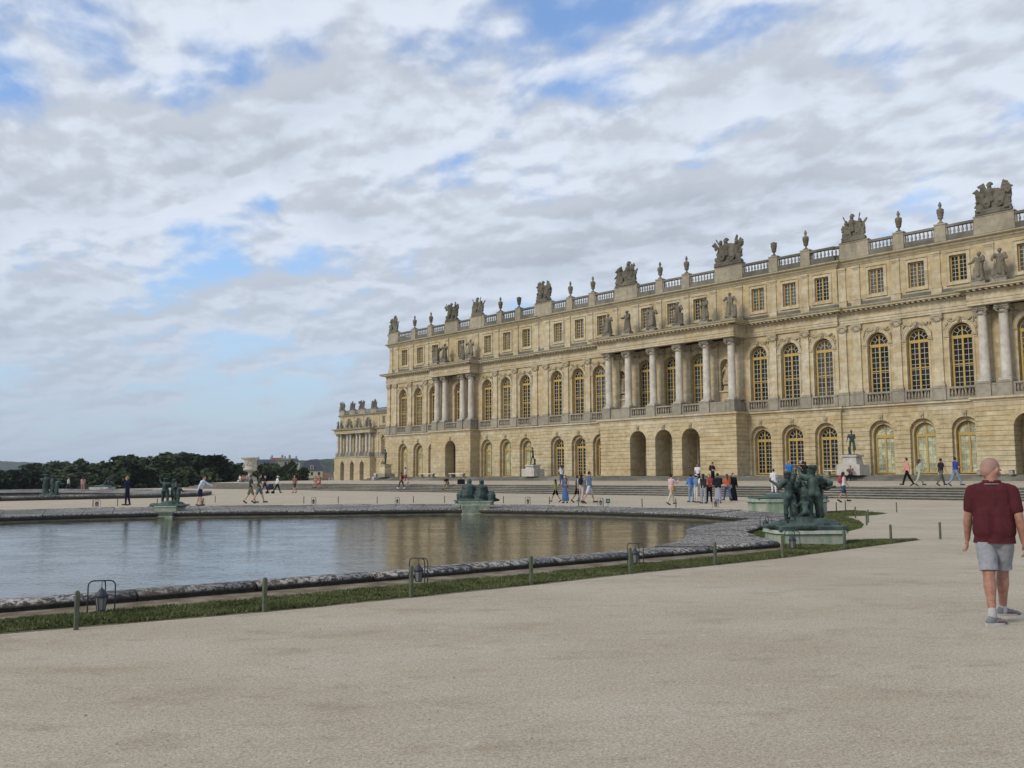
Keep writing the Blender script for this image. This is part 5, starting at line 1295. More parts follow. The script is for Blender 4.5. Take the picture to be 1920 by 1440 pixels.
for k, (x, y) in enumerate([(20+5*i, 152-1.2*i) for i in range(8)]):
    hb = tag(empty('hedge', (x, y, -4), 0), 'clipped dark hedge section, number %s from the left beyond the second basin' % ['one','two','three','four','five','six','seven','eight'][k], 'hedge', 'dark hedge along the far gravel edge'); inst('foliage', mbh, hb, (0, 0, 2.2), k, (4.2, 3.0, 2.6))

# ------------------------------------------------------------------ town
def house(x, y, z, w, d, hw, hr, rz, lab, wall='stone2', roof='slate', dormer=0, chim=1):
    t = tag(empty('house', (x, y, z), rz), lab, 'house', 'houses of the town beyond the terrace')
    mb = MB(); mb.box(-w/2, w/2, -d/2, d/2, -8, hw); mb.obj('wall', M[wall], t)
    mb = MB(); e = .4; k = min(w, d)*.32
    mb.add([(-w/2-e, -d/2-e, hw), (w/2+e, -d/2-e, hw), (w/2+e, d/2+e, hw), (-w/2-e, d/2+e, hw), (-w/2+k*.6, -d/2+k*.55, hw+hr), (w/2-k*.6, -d/2+k*.55, hw+hr), (w/2-k*.6, d/2-k*.55, hw+hr), (-w/2+k*.6, d/2-k*.55, hw+hr)],
           [(0, 3, 2, 1), (4, 5, 6, 7), (0, 1, 5, 4), (1, 2, 6, 5), (2, 3, 7, 6), (3, 0, 4, 7)]); r_ = mb.obj('roof', M[roof], t)
    for i in range(chim): mb = MB(); mb.cbox((-.3+.6*i)*w, 0, hw+hr*.6, 1.0, .6, hr*.4+1.6); mb.obj('chimney', M['grey'], r_)
    for i in range(dormer):
        x_ = (-.5+(i+.5)/dormer)*w*.8; mb = MB(); mb.box(x_-.7, x_+.7, -d/2-.2, -d/2+1.2, hw+.5, hw+2.3); dm = mb.obj('dormer', M[wall], r_); 
        mb = MB(); mb.box(x_-.35, x_+.35, -d/2-.26, -d/2-.2, hw+.8, hw+2.0); mb.obj('window', M['glass'], t)
    n = max(1, int(w/3))
    for i in range(n):
        x_ = (-.5+(i+.5)/n)*w; mb = MB(); mb.box(x_-.45, x_+.45, -d/2-.05, -d/2+.02, hw-2.3, hw-.8); mb.obj('window', M['glass'], t)
    return t
house(224, 382, -2.5, 9.5, 9, 7.0, 4.6, -.55, 'cream house with steep blue slate roof and one dormer beyond the terrace wall', dormer=1, chim=0)
M['brick'] = flat('red_roof_tile', (.20, .085, .055), .9, .1, var=.2, scale=.5); M['plaster'] = flat('cream_plaster', (.50, .46, .38), .9, .1, var=.1, scale=.5)
house(216, 392, -2, 5.5, 6, 11.2, .9, -.55, 'tall blank stone gable block just left of the steep blue slate roof', wall='grey', chim=2, roof='grey')
for k, (x, y, z, w, hw, hr, roof, lab) in enumerate([(289, 552, 3, 13, 7.2, 2.6, 'slate', 'grey roofed town house with chimneys, right of the marble vase'), (300, 556, 3, 11, 8.8, 2.2, 'brick', 'reddish town house left of the tall stone gable'), (312, 560, 3, 12, 8.4, 2.4, 'slate', 'grey town roof nearest the tall stone gable'),
    (280, 565, 3, 10, 5.5, 2.2, 'slate', 'small grey roof peeping over the trees by the vase'), (371, 612, -4, 9, 5.5, 3, 'brick', 'red roofed house low between slate house and palace wing'), (376, 604, -4, 6, 8.2, 1.5, 'plaster', 'small white walled house near the palace wing'),
    (251, 995, -4, 16, 7, 2, 'brick', 'pale house with reddish roof far off at the left frame edge')]): house(x, y, z, w, 9, hw, hr, -.5, lab, 'plaster', roof, chim=2 if k < 3 else 0)
# parapet at the far end of the terrace
pw = tag(empty('parapet_wall', (100, 181, -.6), 0), 'low dark parapet wall closing the far end of the terrace', 'wall')
mb = MB(); q = Vector((60, 82, 0)); l = q.length; n = q.normalized()
for k in range(24):
    p = n*(l*k/24); mb = MB(); mb.cbox(p.x+n.x*l/48, p.y+n.y*l/48, 0, l/24-.05, .5, 1.9+.0*k, math.atan2(n.y, n.x)); mb.obj('wall_block', M['grey'], pw)

# ------------------------------------------------------------------ posts and lanterns
def post_mesh(h=.42):
    mb = MB(); mb.cbox(0, 0, -.05, .044, .044, h+.03, 0, .96); mb.cbox(0, 0, h-.02, .042, .042, .018, 0, .6); return mb.mesh('post', M['wood_post'])
PM = post_mesh()
near = [(3.39,10.56,'left of the leftmost lantern'),(5.46,10.36,'alone between the two left lanterns'),(7.5,10.2,'in front of the second lantern from the left'),(9.62,10.12,'alone, halfway between second and third lantern'),(11.81,10.08,'in front of the third lantern from the left'),(14.03,10.0,'left of the near bronze group, before the rough coping'),(16.13,9.93,'just left of the lantern at the bronze group'),(18.83,10.1,'right beside the pale green pedestal'),(21.07,10.15,'in the narrow grass tip'),(23.35,10.0,'on bare gravel left of the man in maroon')]
for x, y, l_ in near: tag(inst('wooden_post', PM, None, (x, y, 0), rnd.uniform(-.2, .2), (1, 1, rnd.uniform(.96, 1.06))), 'short grey green post, '+l_, 'post', 'low wooden posts round the basin')
far = [(17.8,53.5,'nearest the left frame edge'),(21.3,53.4,'left of the bronze children'),(26.5,57.1,'right of the man leaning in white'),(22.9,50.9,'at the feet of the man in white'),(28.96,50.3,'first left of the flat lantern beyond the basin'),(30.3,48.6,'right of that lantern, under the seated couple'),(31.8,46.7,'left of the small far lantern'),(33.8,45.8,'right of the small far lantern'),(35.0,44.3,'second left of the crouching bronze pair'),(36.6,40.8,'just right of the crouching bronze pair'),(37.4,37.8,'left of the boy in green'),(36.4,34.6,'by the walker in light shorts'),(36.6,30.4,'left of the woman in pink'),(37.0,28.6,'by the woman in pink'),(37.6,24.6,'left of the reclining bronze'),
       (37.1,20.2,'behind the pointed lawn'),(39.0,20.8,'under the walking woman with red bag'),(32.2,16.8,'in the middle of the pointed lawn'),(28.1,14.3,'pair of posts at the lawn tip, nearer one'),(29.6,15.0,'pair of posts at the lawn tip, farther one'),(38.4,18.2,'beyond the grass tip on open gravel'),(19.4,54.3,'second from the left edge')]
for x, y, l_ in far: tag(inst('wooden_post', PM, None, (x, y, 0), rnd.uniform(-.2, .2), (.85, .85, rnd.uniform(.95, 1.1))), 'short post beyond the basin, '+l_, 'post', 'low wooden posts round the basin')
def hoop_mesh(w=.30, h=.38):
    mb = MB(); r_ = .06; P_ = [(-w/2, 0, 0), (-w/2, 0, h-r_)]+[(-w/2+r_-r_*cos(R(a)), 0, h-r_+r_*sin(R(a))) for a in (30, 60, 90)]
    P_ += [(-x, y, z) for x, y, z in reversed(P_)]
    mb.tube(P_, .0085, 6)
    Q = [(0, .0, h), (0, .05, h-.005), (.01, .16, h-.03), (.01, .19, h-.08), (.01, .19, 0)]; mb.tube(Q, .0075, 6)
    mb.tube([(0, 0, h), (0, 0, h-.09)], .004, 5); return mb.mesh('frame', M['iron'])
def lamp_parts():
    t = MB(); t.lathe([(.075, .19), (.078, .195), (.06, .235), (.035, .262), (.03, .275), (.012, .285), (.012, .30), (.002, .302)], 10)
    t.lathe([(.05, .035), (.05, .045), (.02, .05)], 6)
    for i in range(6): a = 2*pi*i/6; t.cap((.048*cos(a), .048*sin(a), .04), (.07*cos(a), .07*sin(a), .19), .0045, .0045, 4)
    g_ = MB(); g_.lathe([(.044, .045), (.066, .19)], 6, smooth=False)
    return t.mesh('lantern_body', M['iron']), g_.mesh('lantern_glass', M['lampglass'])
HM = hoop_mesh(); LB, LG = lamp_parts()
for x, y, rz, sc, l_ in [(3.98,11.55,.25,1.0,'leftmost and largest, standing on the near grass'),(8.44,11.3,-.35,1.0,'second from the left on the near grass'),(12.97,10.95,-.45,1.0,'third from the left on the near grass'),(17.85,10.75,-.5,1.05,'in front of the pale green pedestal'),
    (36.0,38.1,-.6,1.1,'far side, left of the boy in green'),(36.5,33.1,-.6,1.1,'far side, next to the little teal sign'),(38.3,27.2,-.6,1.1,'far side, below the woman in a long grey skirt'),(28.2,47.9,-.6,1.1,'far side, between two posts left of the palace corner'),(31.9,44.8,-.6,1.0,'far side, below the woman with black trousers'),(23.0,51.3,-.6,1.1,'far side, right of the man leaning in white'),(17.9,53.2,-.6,1.1,'far side, nearest the left frame edge'),(23.6,15.05,-.6,1.1,'half hidden on the rough coping by the near bronze group')]:
    t = tag(empty('garden_lantern', (x, y, .01 if y < 60 and x < 18.5 else .0), rz-TH, sc), 'small iron hoop lantern '+l_, 'lantern', 'low hoop lanterns round the basin')
    inst('frame', HM, t); inst('lantern_body', LB, t); inst('lantern_glass', LG, t)
sg = tag(empty('garden_sign', (37.3, 33.3, 0), -TH), 'small square teal sign on a short stake beyond the basin', 'sign')
mb = MB(); mb.box(-.015, .015, -.01, .01, 0, .14); mb.obj('stake', M['iron'], sg)
mb = MB(); mb.box(-.11, .11, -.012, .012, .13, .36); mb.obj('plate', M['sign'], sg)
mb = MB(); mb.box(-.06, .06, -.016, -.012, .27, .285); mb.box(-.07, .07, -.016, -.012, .235, .248); mb.box(-.05, .05, -.016, -.012, .20, .212); mb.obj('lettering', M['plaster'], sg)

# ------------------------------------------------------------------ people
SK = {'l': flat('light_skin', (.50, .29, .20), .6, .3, var=.08), 'm': flat('tan_skin', (.34, .19, .12), .6, .3), 'd': flat('dark_skin', (.12, .065, .04), .6, .3)}
HR = {'k': flat('black_hair', (.012, .010, .009), .6, .3), 'b': flat('brown_hair', (.06, .035, .02), .6, .3), 'g': flat('grey_hair', (.30, .28, .26), .7, .2), 'f': flat('fair_hair', (.28, .19, .09), .7, .2)}
CM = {}
def cl(c_):
    if c_ not in CM: CM[c_] = cloth('cloth_%d' % len(CM), c_)
    return CM[c_]
BLK, WHT, NAV, JEAN, LJEAN, BEI = (.012, .012, .014), (.62, .62, .63), (.02, .025, .06), (.06, .10, .19), (.20, .27, .38), (.48, .41, .33)
WALK = ((.42, .12, .03), (-.36, .18, .03)); WALK2 = ((-.34, .25, .03), (.40, .10, .03)); STAND = ((.04, .05, .05), (-.04, .03, .05))
SITL = ((1.45, 1.35, .12), (1.35, 1.2, .12))
A0 = ((-.25, .12, .25, .05), (.25, .12, .35, .05)); AH = ((.1, .15, .1, 0), (.1, .15, .1, 0)); AP = ((.9, .2, 1.5, .5), (.9, .2, 1.5, .5)); AF = ((.35, .15, 1.2, .5), (.3, .15, 1.3, .5))
def person(x, y, z, phi, H, lab, top, sl='s', bot='trousers', bc=BLK, legs=STAND, arms=AH, hair='k', hs='short', skin='l', shoe=(.05, .05, .05), lean=.03, sit=None, wide=1.0, fat=1.0, cap=None, hijab=None):
    J = skel(H, legs, arms, lean, wide, sit, fat=fat); s_ = H
    t = tag(empty('person', (x, y, z), -TH+R(phi)), lab, 'person', 'visitors in the palace gardens')
    inst('body', sculpt(nude(J), 'body', SK[skin], .022, 1), t)
    q = MB(); torso(q, J, .012*s_, True)
    q.cap(J['neck']-Vector((0, 0, .04*s_)), J['neck'], .05*s_, .036*s_)
    if sl != 'n':
        for k in 'LR':
            e = J['el'+k] if sl == 'l' else J['sh'+k].lerp(J['el'+k], .62); q.cap(J['sh'+k], e, .040*s_, .036*s_)
            if sl == 'l': q.cap(J['el'+k], J['el'+k].lerp(J['wr'+k], .88), .034*s_, .026*s_)
    if bot != 'dress': q.cap(J['pelvis']+Vector((0, 0, .0)), J['waist'], .062*s_*fat, .06*s_*fat)
    if bot == 'dress':
        zb = .05*s_
        for i in range(8): a = 2*pi*i/8; q.cap(J['waist']+Vector((.04*s_*cos(a), .03*s_*sin(a), 0)), Vector((J['pelvis'].x+.13*s_*cos(a), J['pelvis'].y+.10*s_*sin(a), zb)), .03*s_, .035*s_)
        q.cap(J['waist'], Vector((0, 0, zb+.1)), .05*s_, .11*s_)
    inst('dress' if bot == 'dress' else 'shirt', sculpt(q, 'shirt', cl(top), .024, 1, .006, .08, int(x*7) % 50), t)
    if bot in ('trousers', 'shorts'):
        q = MB(); q.cap(J['hipL'], J['hipR'], .062*s_*fat, .062*s_*fat); q.cap(J['pelvis']+Vector((0, -.01*s_, 0)), J['waist'].lerp(J['pelvis'], .3), .062*s_*fat, .06*s_*fat)
        for k in 'LR':
            kn = J['knee'+k] if bot == 'trousers' else J['hip'+k].lerp(J['knee'+k], .80)
            q.cap(J['hip'+k], kn, .058*s_*fat**.5, .043*s_ if bot == 'trousers' else .050*s_)
            if bot == 'trousers': q.cap(J['knee'+k], J['ank'+k], .043*s_, .032*s_)
        inst(bot, sculpt(q, bot, cl(bc), .024, 1, .004, .08), t)
    elif bot == 'skirt':
        q = MB(); zb = .10*s_
        for i in range(10): a = 2*pi*i/10; q.cap(J['waist'].lerp(J['pelvis'], .4)+Vector((.045*s_*cos(a), .035*s_*sin(a), 0)), Vector((J['pelvis'].x+.115*s_*cos(a), J['pelvis'].y+.09*s_*sin(a), zb)), .03*s_, .026*s_)
        q.cap(J['pelvis'], Vector((J['pelvis'].x, J['pelvis'].y, zb+.08)), .06*s_, .09*s_); inst('skirt', sculpt(q, 'skirt', cl(bc), .024, 1), t)
    for k in 'LR': q = MB(); q.cap(J['heel'+k]+Vector((0, 0, .004)), J['toe'+k]+Vector((0, 0, .002)), .026*s_, .023*s_); q.obj('shoe', cl(shoe), t)
    q = MB(); hd_ = J['head']
    if hijab is not None:
        q.ell(hd_+Vector((0, -.012*s_, .006*s_)), (.056*s_, .056*s_, .075*s_), 12); q.cap(hd_-Vector((0, .02*s_, .03*s_)), J['chest']+Vector((0, 0, .04*s_)), .055*s_, .085*s_); q.obj('headscarf', cl(hijab), t)
    elif hs != 'bald':
        q.ell(hd_+Vector((0, -.012*s_, .014*s_)), (.050*s_, .054*s_, .060*s_), 12)
        if hs == 'long': q.cap(hd_-Vector((0, .030*s_, 0)), J['neck']-Vector((0, .045*s_, .06*s_)), .045*s_, .035*s_)
        if hs == 'bun': q.ell(hd_+Vector((0, -.05*s_, .045*s_)), (.028*s_,)*3, 8)
        q.obj('hair', HR[hair], t)
    if cap: q = MB(); q.ell(hd_+Vector((0, -.005*s_, .030*s_)), (.054*s_, .058*s_, .045*s_), 10); q.cap(hd_+Vector((0, .04*s_, .022*s_)), hd_+Vector((0, .085*s_, .012*s_)), .030*s_, .022*s_); q.obj('cap', cl(cap), t)
    t['_j'] = 0; del t['_j']
    return t, J
def bag(t, J, kind, col, lab, back=True):
    s_ = J['H']; mb = MB()
    if kind == 'backpack':
        c_ = J['chest']+Vector((0, -.095*s_-.03, .0)); mb.ell(c_, (.085*s_, .055*s_, .13*s_), 10); mb.ell(c_+Vector((0, -.04*s_, -.05*s_)), (.06*s_, .03*s_, .06*s_), 8)
        for q in (-1, 1): mb.tube([c_+Vector((q*.06*s_, .02, .09*s_)), J['neck']+Vector((q*.07*s_, -.0, .0)), J['chest']+Vector((q*.075*s_, .07*s_, 0))], .012*s_, 5)
    else:
        c_ = J['hipR' if kind == 'handbag' else 'hipL']+Vector((.09*s_*(1 if kind == 'handbag' else -1), -.02, .02)); mb.cbox(c_.x, c_.y, c_.z-.12, .10*s_, .17*s_, .2, .2, .8)
        mb.tube([c_+Vector((0, 0, .06)), J['chest']+Vector((.04*s_, .05*s_, .05*s_)), J['shL']+Vector((0, 0, .03))], .008*s_, 5)
    o = mb.obj('backpack' if kind == 'backpack' else 'handbag', cl(col)); o.matrix_world = Matrix.Translation(t.location) @ Matrix.Rotation(t.rotation_euler.z, 4, 'Z')
    return tag(o, lab, 'bag')
Pn = person
# far left and left
Pn(20.15,54.9,0,95,1.68,'person in dark navy standing alone left of the bronze children','' or NAV,'l','trousers',(.015,.018,.035),legs=((.1,.1,.03),(-.08,.15,.03)),arms=AF,hair='f',hs='short')
Pn(22.5,50.4,0.0,-88,1.72,'man in loose white shirt and dark shorts leaning forward on the far coping',(.55,.60,.72),'l','shorts',NAV,legs=((.05,.02,.03),(-.12,.1,.03)),arms=((.9,.15,.3,0),(-.5,.2,.2,0)),hair='b',lean=.35)
Pn(68.6,146.2,.0,150,1.68,'woman in white top and jeans alone in front of the dark hedge',WHT,'s','trousers',LJEAN,arms=AP,hair='f',hs='long')
Pn(27.1,52.4,0,-78,1.80,'tall man in dark green shirt striding, nearer of the two in step',(.05,.065,.045),'s','shorts',(.13,.17,.16),legs=WALK,arms=A0,hair='k',fat=1.1,wide=1.1)
Pn(26.7,52.7,0,-75,1.76,'man in dark shirt and khaki shorts striding just behind his tall companion',(.045,.055,.045),'s','shorts',(.15,.14,.09),legs=WALK2,arms=A0,hair='b',wide=1.05)
Pn(44.2,84.3,0,-100,1.72,'person in navy pushing a dark pram behind the striding men',NAV,'s','trousers',(.02,.02,.03),legs=WALK,arms=AF,hair='g')
t,J = Pn(45.0,83.3,0,-60,1.72,'woman in white cardigan and black trousers among the strollers',WHT,'l','trousers',BLK,legs=WALK2,arms=A0,hair='f',cap=WHT)
t,J = Pn(46.3,82.2,0,150,1.74,'man in brown shirt and dark shorts walking beside the white cardigan',(.22,.13,.09),'s','shorts',(.04,.04,.05),legs=WALK,arms=A0,hair='b'); bag(t,J,'backpack',(.03,.03,.035),'dark backpack on the man in brown shirt and dark shorts')
for (x,y,c_,b_,h_,l_) in ((64.0,129.6,WHT,WHT,'k','person in white seated at the left foot of the marble vase'),(64.1,128.9,(.35,.16,.12),(.3,.2,.14),'b','person in reddish brown seated in the middle under the marble vase'),(64.3,128.0,(.16,.22,.27),(.15,.2,.24),'k','person in grey blue seated at the right foot of the marble vase'),(64.2,128.5,(.30,.14,.10),(.05,.05,.06),'k','dark haired person squeezed between two others under the marble vase')):
    Pn(x,y,.80,140,1.70,l_,c_,'s','trousers',b_,legs=SITL,arms=AF,sit=.30,lean=.15,hair=h_)
Pn(57.4,96.1,.62,120,1.66,'woman in red top seated on the terrace steps',(.55,.05,.05),'s','trousers',(.4,.1,.08),legs=SITL,arms=AF,sit=.16,hair='k',hs='long',skin='l')
Pn(57.5,97.2,.62,170,1.74,'man with tanned back seated left of the woman in red',(.32,.22,.15),'n','shorts',(.5,.48,.44),legs=SITL,arms=AF,sit=.16,hair='b',skin='m')
Pn(74.5,109.9,1.0,140,1.70,'person in grey and white sitting below the bronze statue at the far corner',(.45,.45,.5),'s','trousers',WHT,legs=SITL,arms=AF,sit=.45,hair='k')
t,J = Pn(57.4,79.9,.30,60,1.68,'woman in black trousers stepping down the terrace steps',(.35,.15,.10),'n','trousers',(.03,.035,.04),legs=WALK,arms=A0,hair='k',hs='bun',shoe=(.7,.7,.7)); bag(t,J,'backpack',(.02,.02,.02),'black backpack on the woman stepping down the steps')
Pn(60.2,83.0,.80,75,1.80,'man in white shirt and red shorts at the top of the steps',WHT,'s','shorts',(.25,.02,.03),legs=WALK2,arms=A0,hair='k')
Pn(58.4,73.4,.62,150,1.74,'person in black hunched on the terrace steps beside a black box',(.015,.015,.02),'s','trousers',(.28,.22,.12),legs=SITL,arms=AF,sit=.16,lean=.5,hair='b')
mb = MB(); mb.cbox(0,0,0,.75,.4,.48,0,.96); mb.tube([(-.1,0,.48),(-.1,0,.54),(.1,0,.54),(.1,0,.48)],.02); o = mb.obj('travel_bag', cl(BLK)); o.location=(59.3,72.4,.79); o.rotation_euler=(0,0,-TH); tag(o,'boxy black bag standing on the terrace beside the hunched person','bag')
# cluster right of the left bronze statue
Pn(39.9,39.8,0,70,1.38,'boy in green shirt and black shorts at the left of the walking family',(.20,.24,.08),'s','shorts',BLK,legs=WALK,arms=A0,hair='k',hs='long',skin='m')
t,J = Pn(39.2,38.3,0,160,1.64,'woman in sleeveless top and long blue skirt',(.10,.13,.22),'n','skirt',(.07,.14,.30),legs=STAND,arms=AF,hair='b',hs='long'); bag(t,J,'backpack',(.02,.02,.02),'black backpack on the woman in a long blue skirt')
Pn(40.2,38.3,0,-100,1.60,'young man in dark shirt and black shorts in the walking family',(.05,.055,.065),'s','shorts',BLK,legs=WALK2,arms=AF,hair='k',skin='m')
Pn(42.5,40.2,0,30,1.72,'woman in white blouse behind the walking family',WHT,'s','trousers',(.2,.2,.22),legs=STAND,arms=AF,hair='b',hs='long')
t,J = Pn(39.3,37.1,0,-20,1.70,'woman with black shoulder bag and beige trousers next to the tall walker',(.35,.38,.42),'s','trousers',(.42,.36,.32),legs=WALK,arms=A0,hair='k',hs='long'); bag(t,J,'backpack',(.02,.02,.025),'black rucksack beside the tall walker in a blue jacket')
Pn(39.4,36.6,0,-85,1.84,'tall walker in blue denim jacket and pale shorts',(.085,.14,.21),'l','shorts',(.50,.52,.62),legs=WALK,arms=AH,hair='k')
Pn(58.9,58.0,.79,150,1.72,'person in black taking a photo at the top of the steps',BLK,'s','trousers',BLK,arms=AP,hair='k')
Pn(57.9,57.0,.79,40,1.70,'woman in white shirt and jeans at the top of the steps',WHT,'s','trousers',JEAN,arms=AF,hair='k',hs='long')
t,J = Pn(40.1,31.3,0,-60,1.66,'woman in pale pink top holding a camera to her face',(.55,.40,.38),'l','trousers',BEI,legs=WALK,arms=AP,hair='k',hs='bun'); bag(t,J,'handbag',(.36,.22,.11),'tan leather bag at the hip of the woman in pink')
t,J = Pn(45.2,33.8,0,20,1.66,'person in jeans at the left of the tight group',(.12,.22,.42),'l','trousers',LJEAN,arms=AF,hair='k'); bag(t,J,'backpack',(.03,.09,.42),'bright blue backpack at the left of the tight group')
Pn(44.6,33.0,0,-60,1.64,'person in white cap, teal jacket and beige trousers',(.12,.22,.26),'l','trousers',(.52,.48,.42),legs=STAND,arms=AF,hair='k',cap=WHT)
Pn(43.4,31.6,0,-30,1.66,'woman in white tee, black waistcoat and grey trousers',(.03,.03,.035),'n','trousers',(.30,.29,.33),legs=STAND,arms=AF,hair='k',hs='long')
Pn(43.9,32.0,0,160,1.66,'woman in white tee facing back in the tight group',(.66,.66,.67),'s','trousers',LJEAN,legs=STAND,arms=AF,hair='k',hs='long')
Pn(45.6,32.8,0,170,1.66,'person in red and white in the middle of the tight group',(.30,.05,.05),'s','trousers',BLK,arms=AF,hair='b',hs='long')
Pn(44.2,31.2,0,0,1.70,'woman with black top and long grey skirt seen from behind',(.018,.022,.028),'l','skirt',(.33,.34,.40),arms=AF,hair='k',hs='bun',wide=1.12,fat=1.15)
Pn(48.0,33.2,0,10,1.66,'woman with rust orange top and jeans',(.50,.13,.06),'l','trousers',JEAN,legs=WALK,arms=AF,hair='b',hs='long')
t,J = Pn(49.2,33.6,0,-160,1.72,'woman in a long black dress with dark red hair',(.010,.010,.012),'l','dress',arms=AH,hair='b',hs='long',fat=1.1); bag(t,J,'handbag',(.28,.38,.42),'pale teal shopping bag on the arm of the woman in black dress')
Pn(59.6,43.9,.80,150,1.66,'woman in white shirt on the terrace above the tight group',WHT,'s','trousers',BLK,arms=AH,hair='k',hs='long',skin='m')
t,J = Pn(58.9,42.0,.80,-130,1.76,'man in dark clothes on the terrace above the woman in black dress',(.03,.03,.035),'s','trousers',BLK,arms=AF,hair='k'); bag(t,J,'backpack',(.03,.03,.04),'dark rucksack of the man on the terrace edge')
Pn(57.95,36.2,.31,-10,1.66,'person dressed all in white climbing the terrace steps',(.64,.62,.66),'l','trousers',(.66,.64,.68),legs=((.45,.6,.03),(-.1,.1,.03)),arms=AF,hair='k',shoe=(.6,.6,.55))
Pn(60.0,36.2,.80,-5,1.78,'man in bright blue tee and black trousers seen from behind on the terrace',(.03,.17,.50),'s','trousers',BLK,arms=AH,hair='g',wide=1.08)
Pn(59.6,35.0,.80,120,1.72,'person in black holding a camera above the near bronze group',BLK,'s','trousers',BLK,arms=AP,hair='k',cap=(.45,.45,.45))
t,J = Pn(59.3,34.5,.80,-20,1.70,'dark haired woman in black above the near bronze group',(.015,.015,.015),'s','trousers',BLK,arms=AF,hair='k',hs='long'); 
t,J = Pn(49.9,26.7,0,-85,1.74,'woman in white top and denim shorts striding right',(.55,.56,.6),'n','shorts',(.05,.07,.14),legs=WALK,arms=A0,hair='k',hs='long',skin='m',shoe=BLK); bag(t,J,'backpack',(.35,.06,.07),'red rucksack on the striding woman in denim shorts')
Pn(74.2,39.0,1.0,140,1.70,'person in dark clothes sitting at the foot of the broad white pedestal',(.10,.07,.08),'s','trousers',BLK,legs=SITL,arms=AP,sit=.45,hair='k')
Pn(60.6,27.9,.81,80,1.84,'man in salmon shirt and black trousers walking left on the terrace',(.62,.30,.25),'l','trousers',BLK,legs=WALK,arms=A0,hair='k')
Pn(60.6,27.1,.81,-85,1.74,'woman in loose sage green outfit on the terrace',(.36,.38,.28),'l','trousers',(.36,.38,.28),legs=WALK,arms=A0,hair='b',hs='long')
Pn(60.8,25.8,.81,-80,1.78,'man in black tee and grey green trousers walking right on the terrace',(.02,.022,.025),'s','trousers',(.12,.12,.10),legs=WALK,arms=A0,hair='k')
Pn(60.8,24.9,.81,-85,1.84,'man in royal blue shirt and light jeans on the terrace',(.04,.06,.25),'s','trousers',LJEAN,legs=WALK2,arms=AF,hair='k',fat=1.08)
Pn(72.5,27.0,.97,140,1.66,'child in pale blue half hidden behind the man in maroon',(.22,.30,.50),'s','trousers',(.2,.25,.4),legs=SITL,arms=AF,sit=.40,hair='b')
Pn(36.9,119.8,0,-85,1.70,'person in white walking by the far left hedge',WHT,'s','trousers',(.05,.05,.06),legs=WALK,arms=A0,hair='b')
Pn(35.6,110.5,0,20,1.74,'person in pale pink standing by the far left hedge',(.50,.30,.30),'s','trousers',(.40,.24,.22),arms=AH,hair='b',hs='long')
Pn(33.8,80.5,0,60,1.70,'person in purple sitting low behind the bronze children',(.05,.03,.10),'l','trousers',(.05,.05,.08),legs=SITL,arms=AF,sit=.42,hair='k')
# pram
pr = tag(empty('pram', (44.0, 82.9, 0), -TH-R(90)), 'dark pram pushed by the person in navy', 'pram')
mb = MB(); mb.cap((0, -.2, .55), (0, .25, .55), .2, .18); mb.cap((0, .0, .72), (0, .2, .78), .2, .16); mb.obj('carrycot', cl((.03, .03, .05)), pr)
for a_ in (-.25, .3):
    for q in (-.2, .2): mb = MB(); mb.lathe([(.12, -.02), (.12, .02)], 12, (q, a_, .12), 'x'); mb.obj('wheel', cl(BLK), pr)
mb = MB(); mb.tube([(-.18, -.25, .12), (-.18, .1, .5), (-.18, -.5, .95), (.18, -.5, .95), (.18, .1, .5), (.18, -.25, .12)], .015); mb.obj('frame', M['iron'], pr)

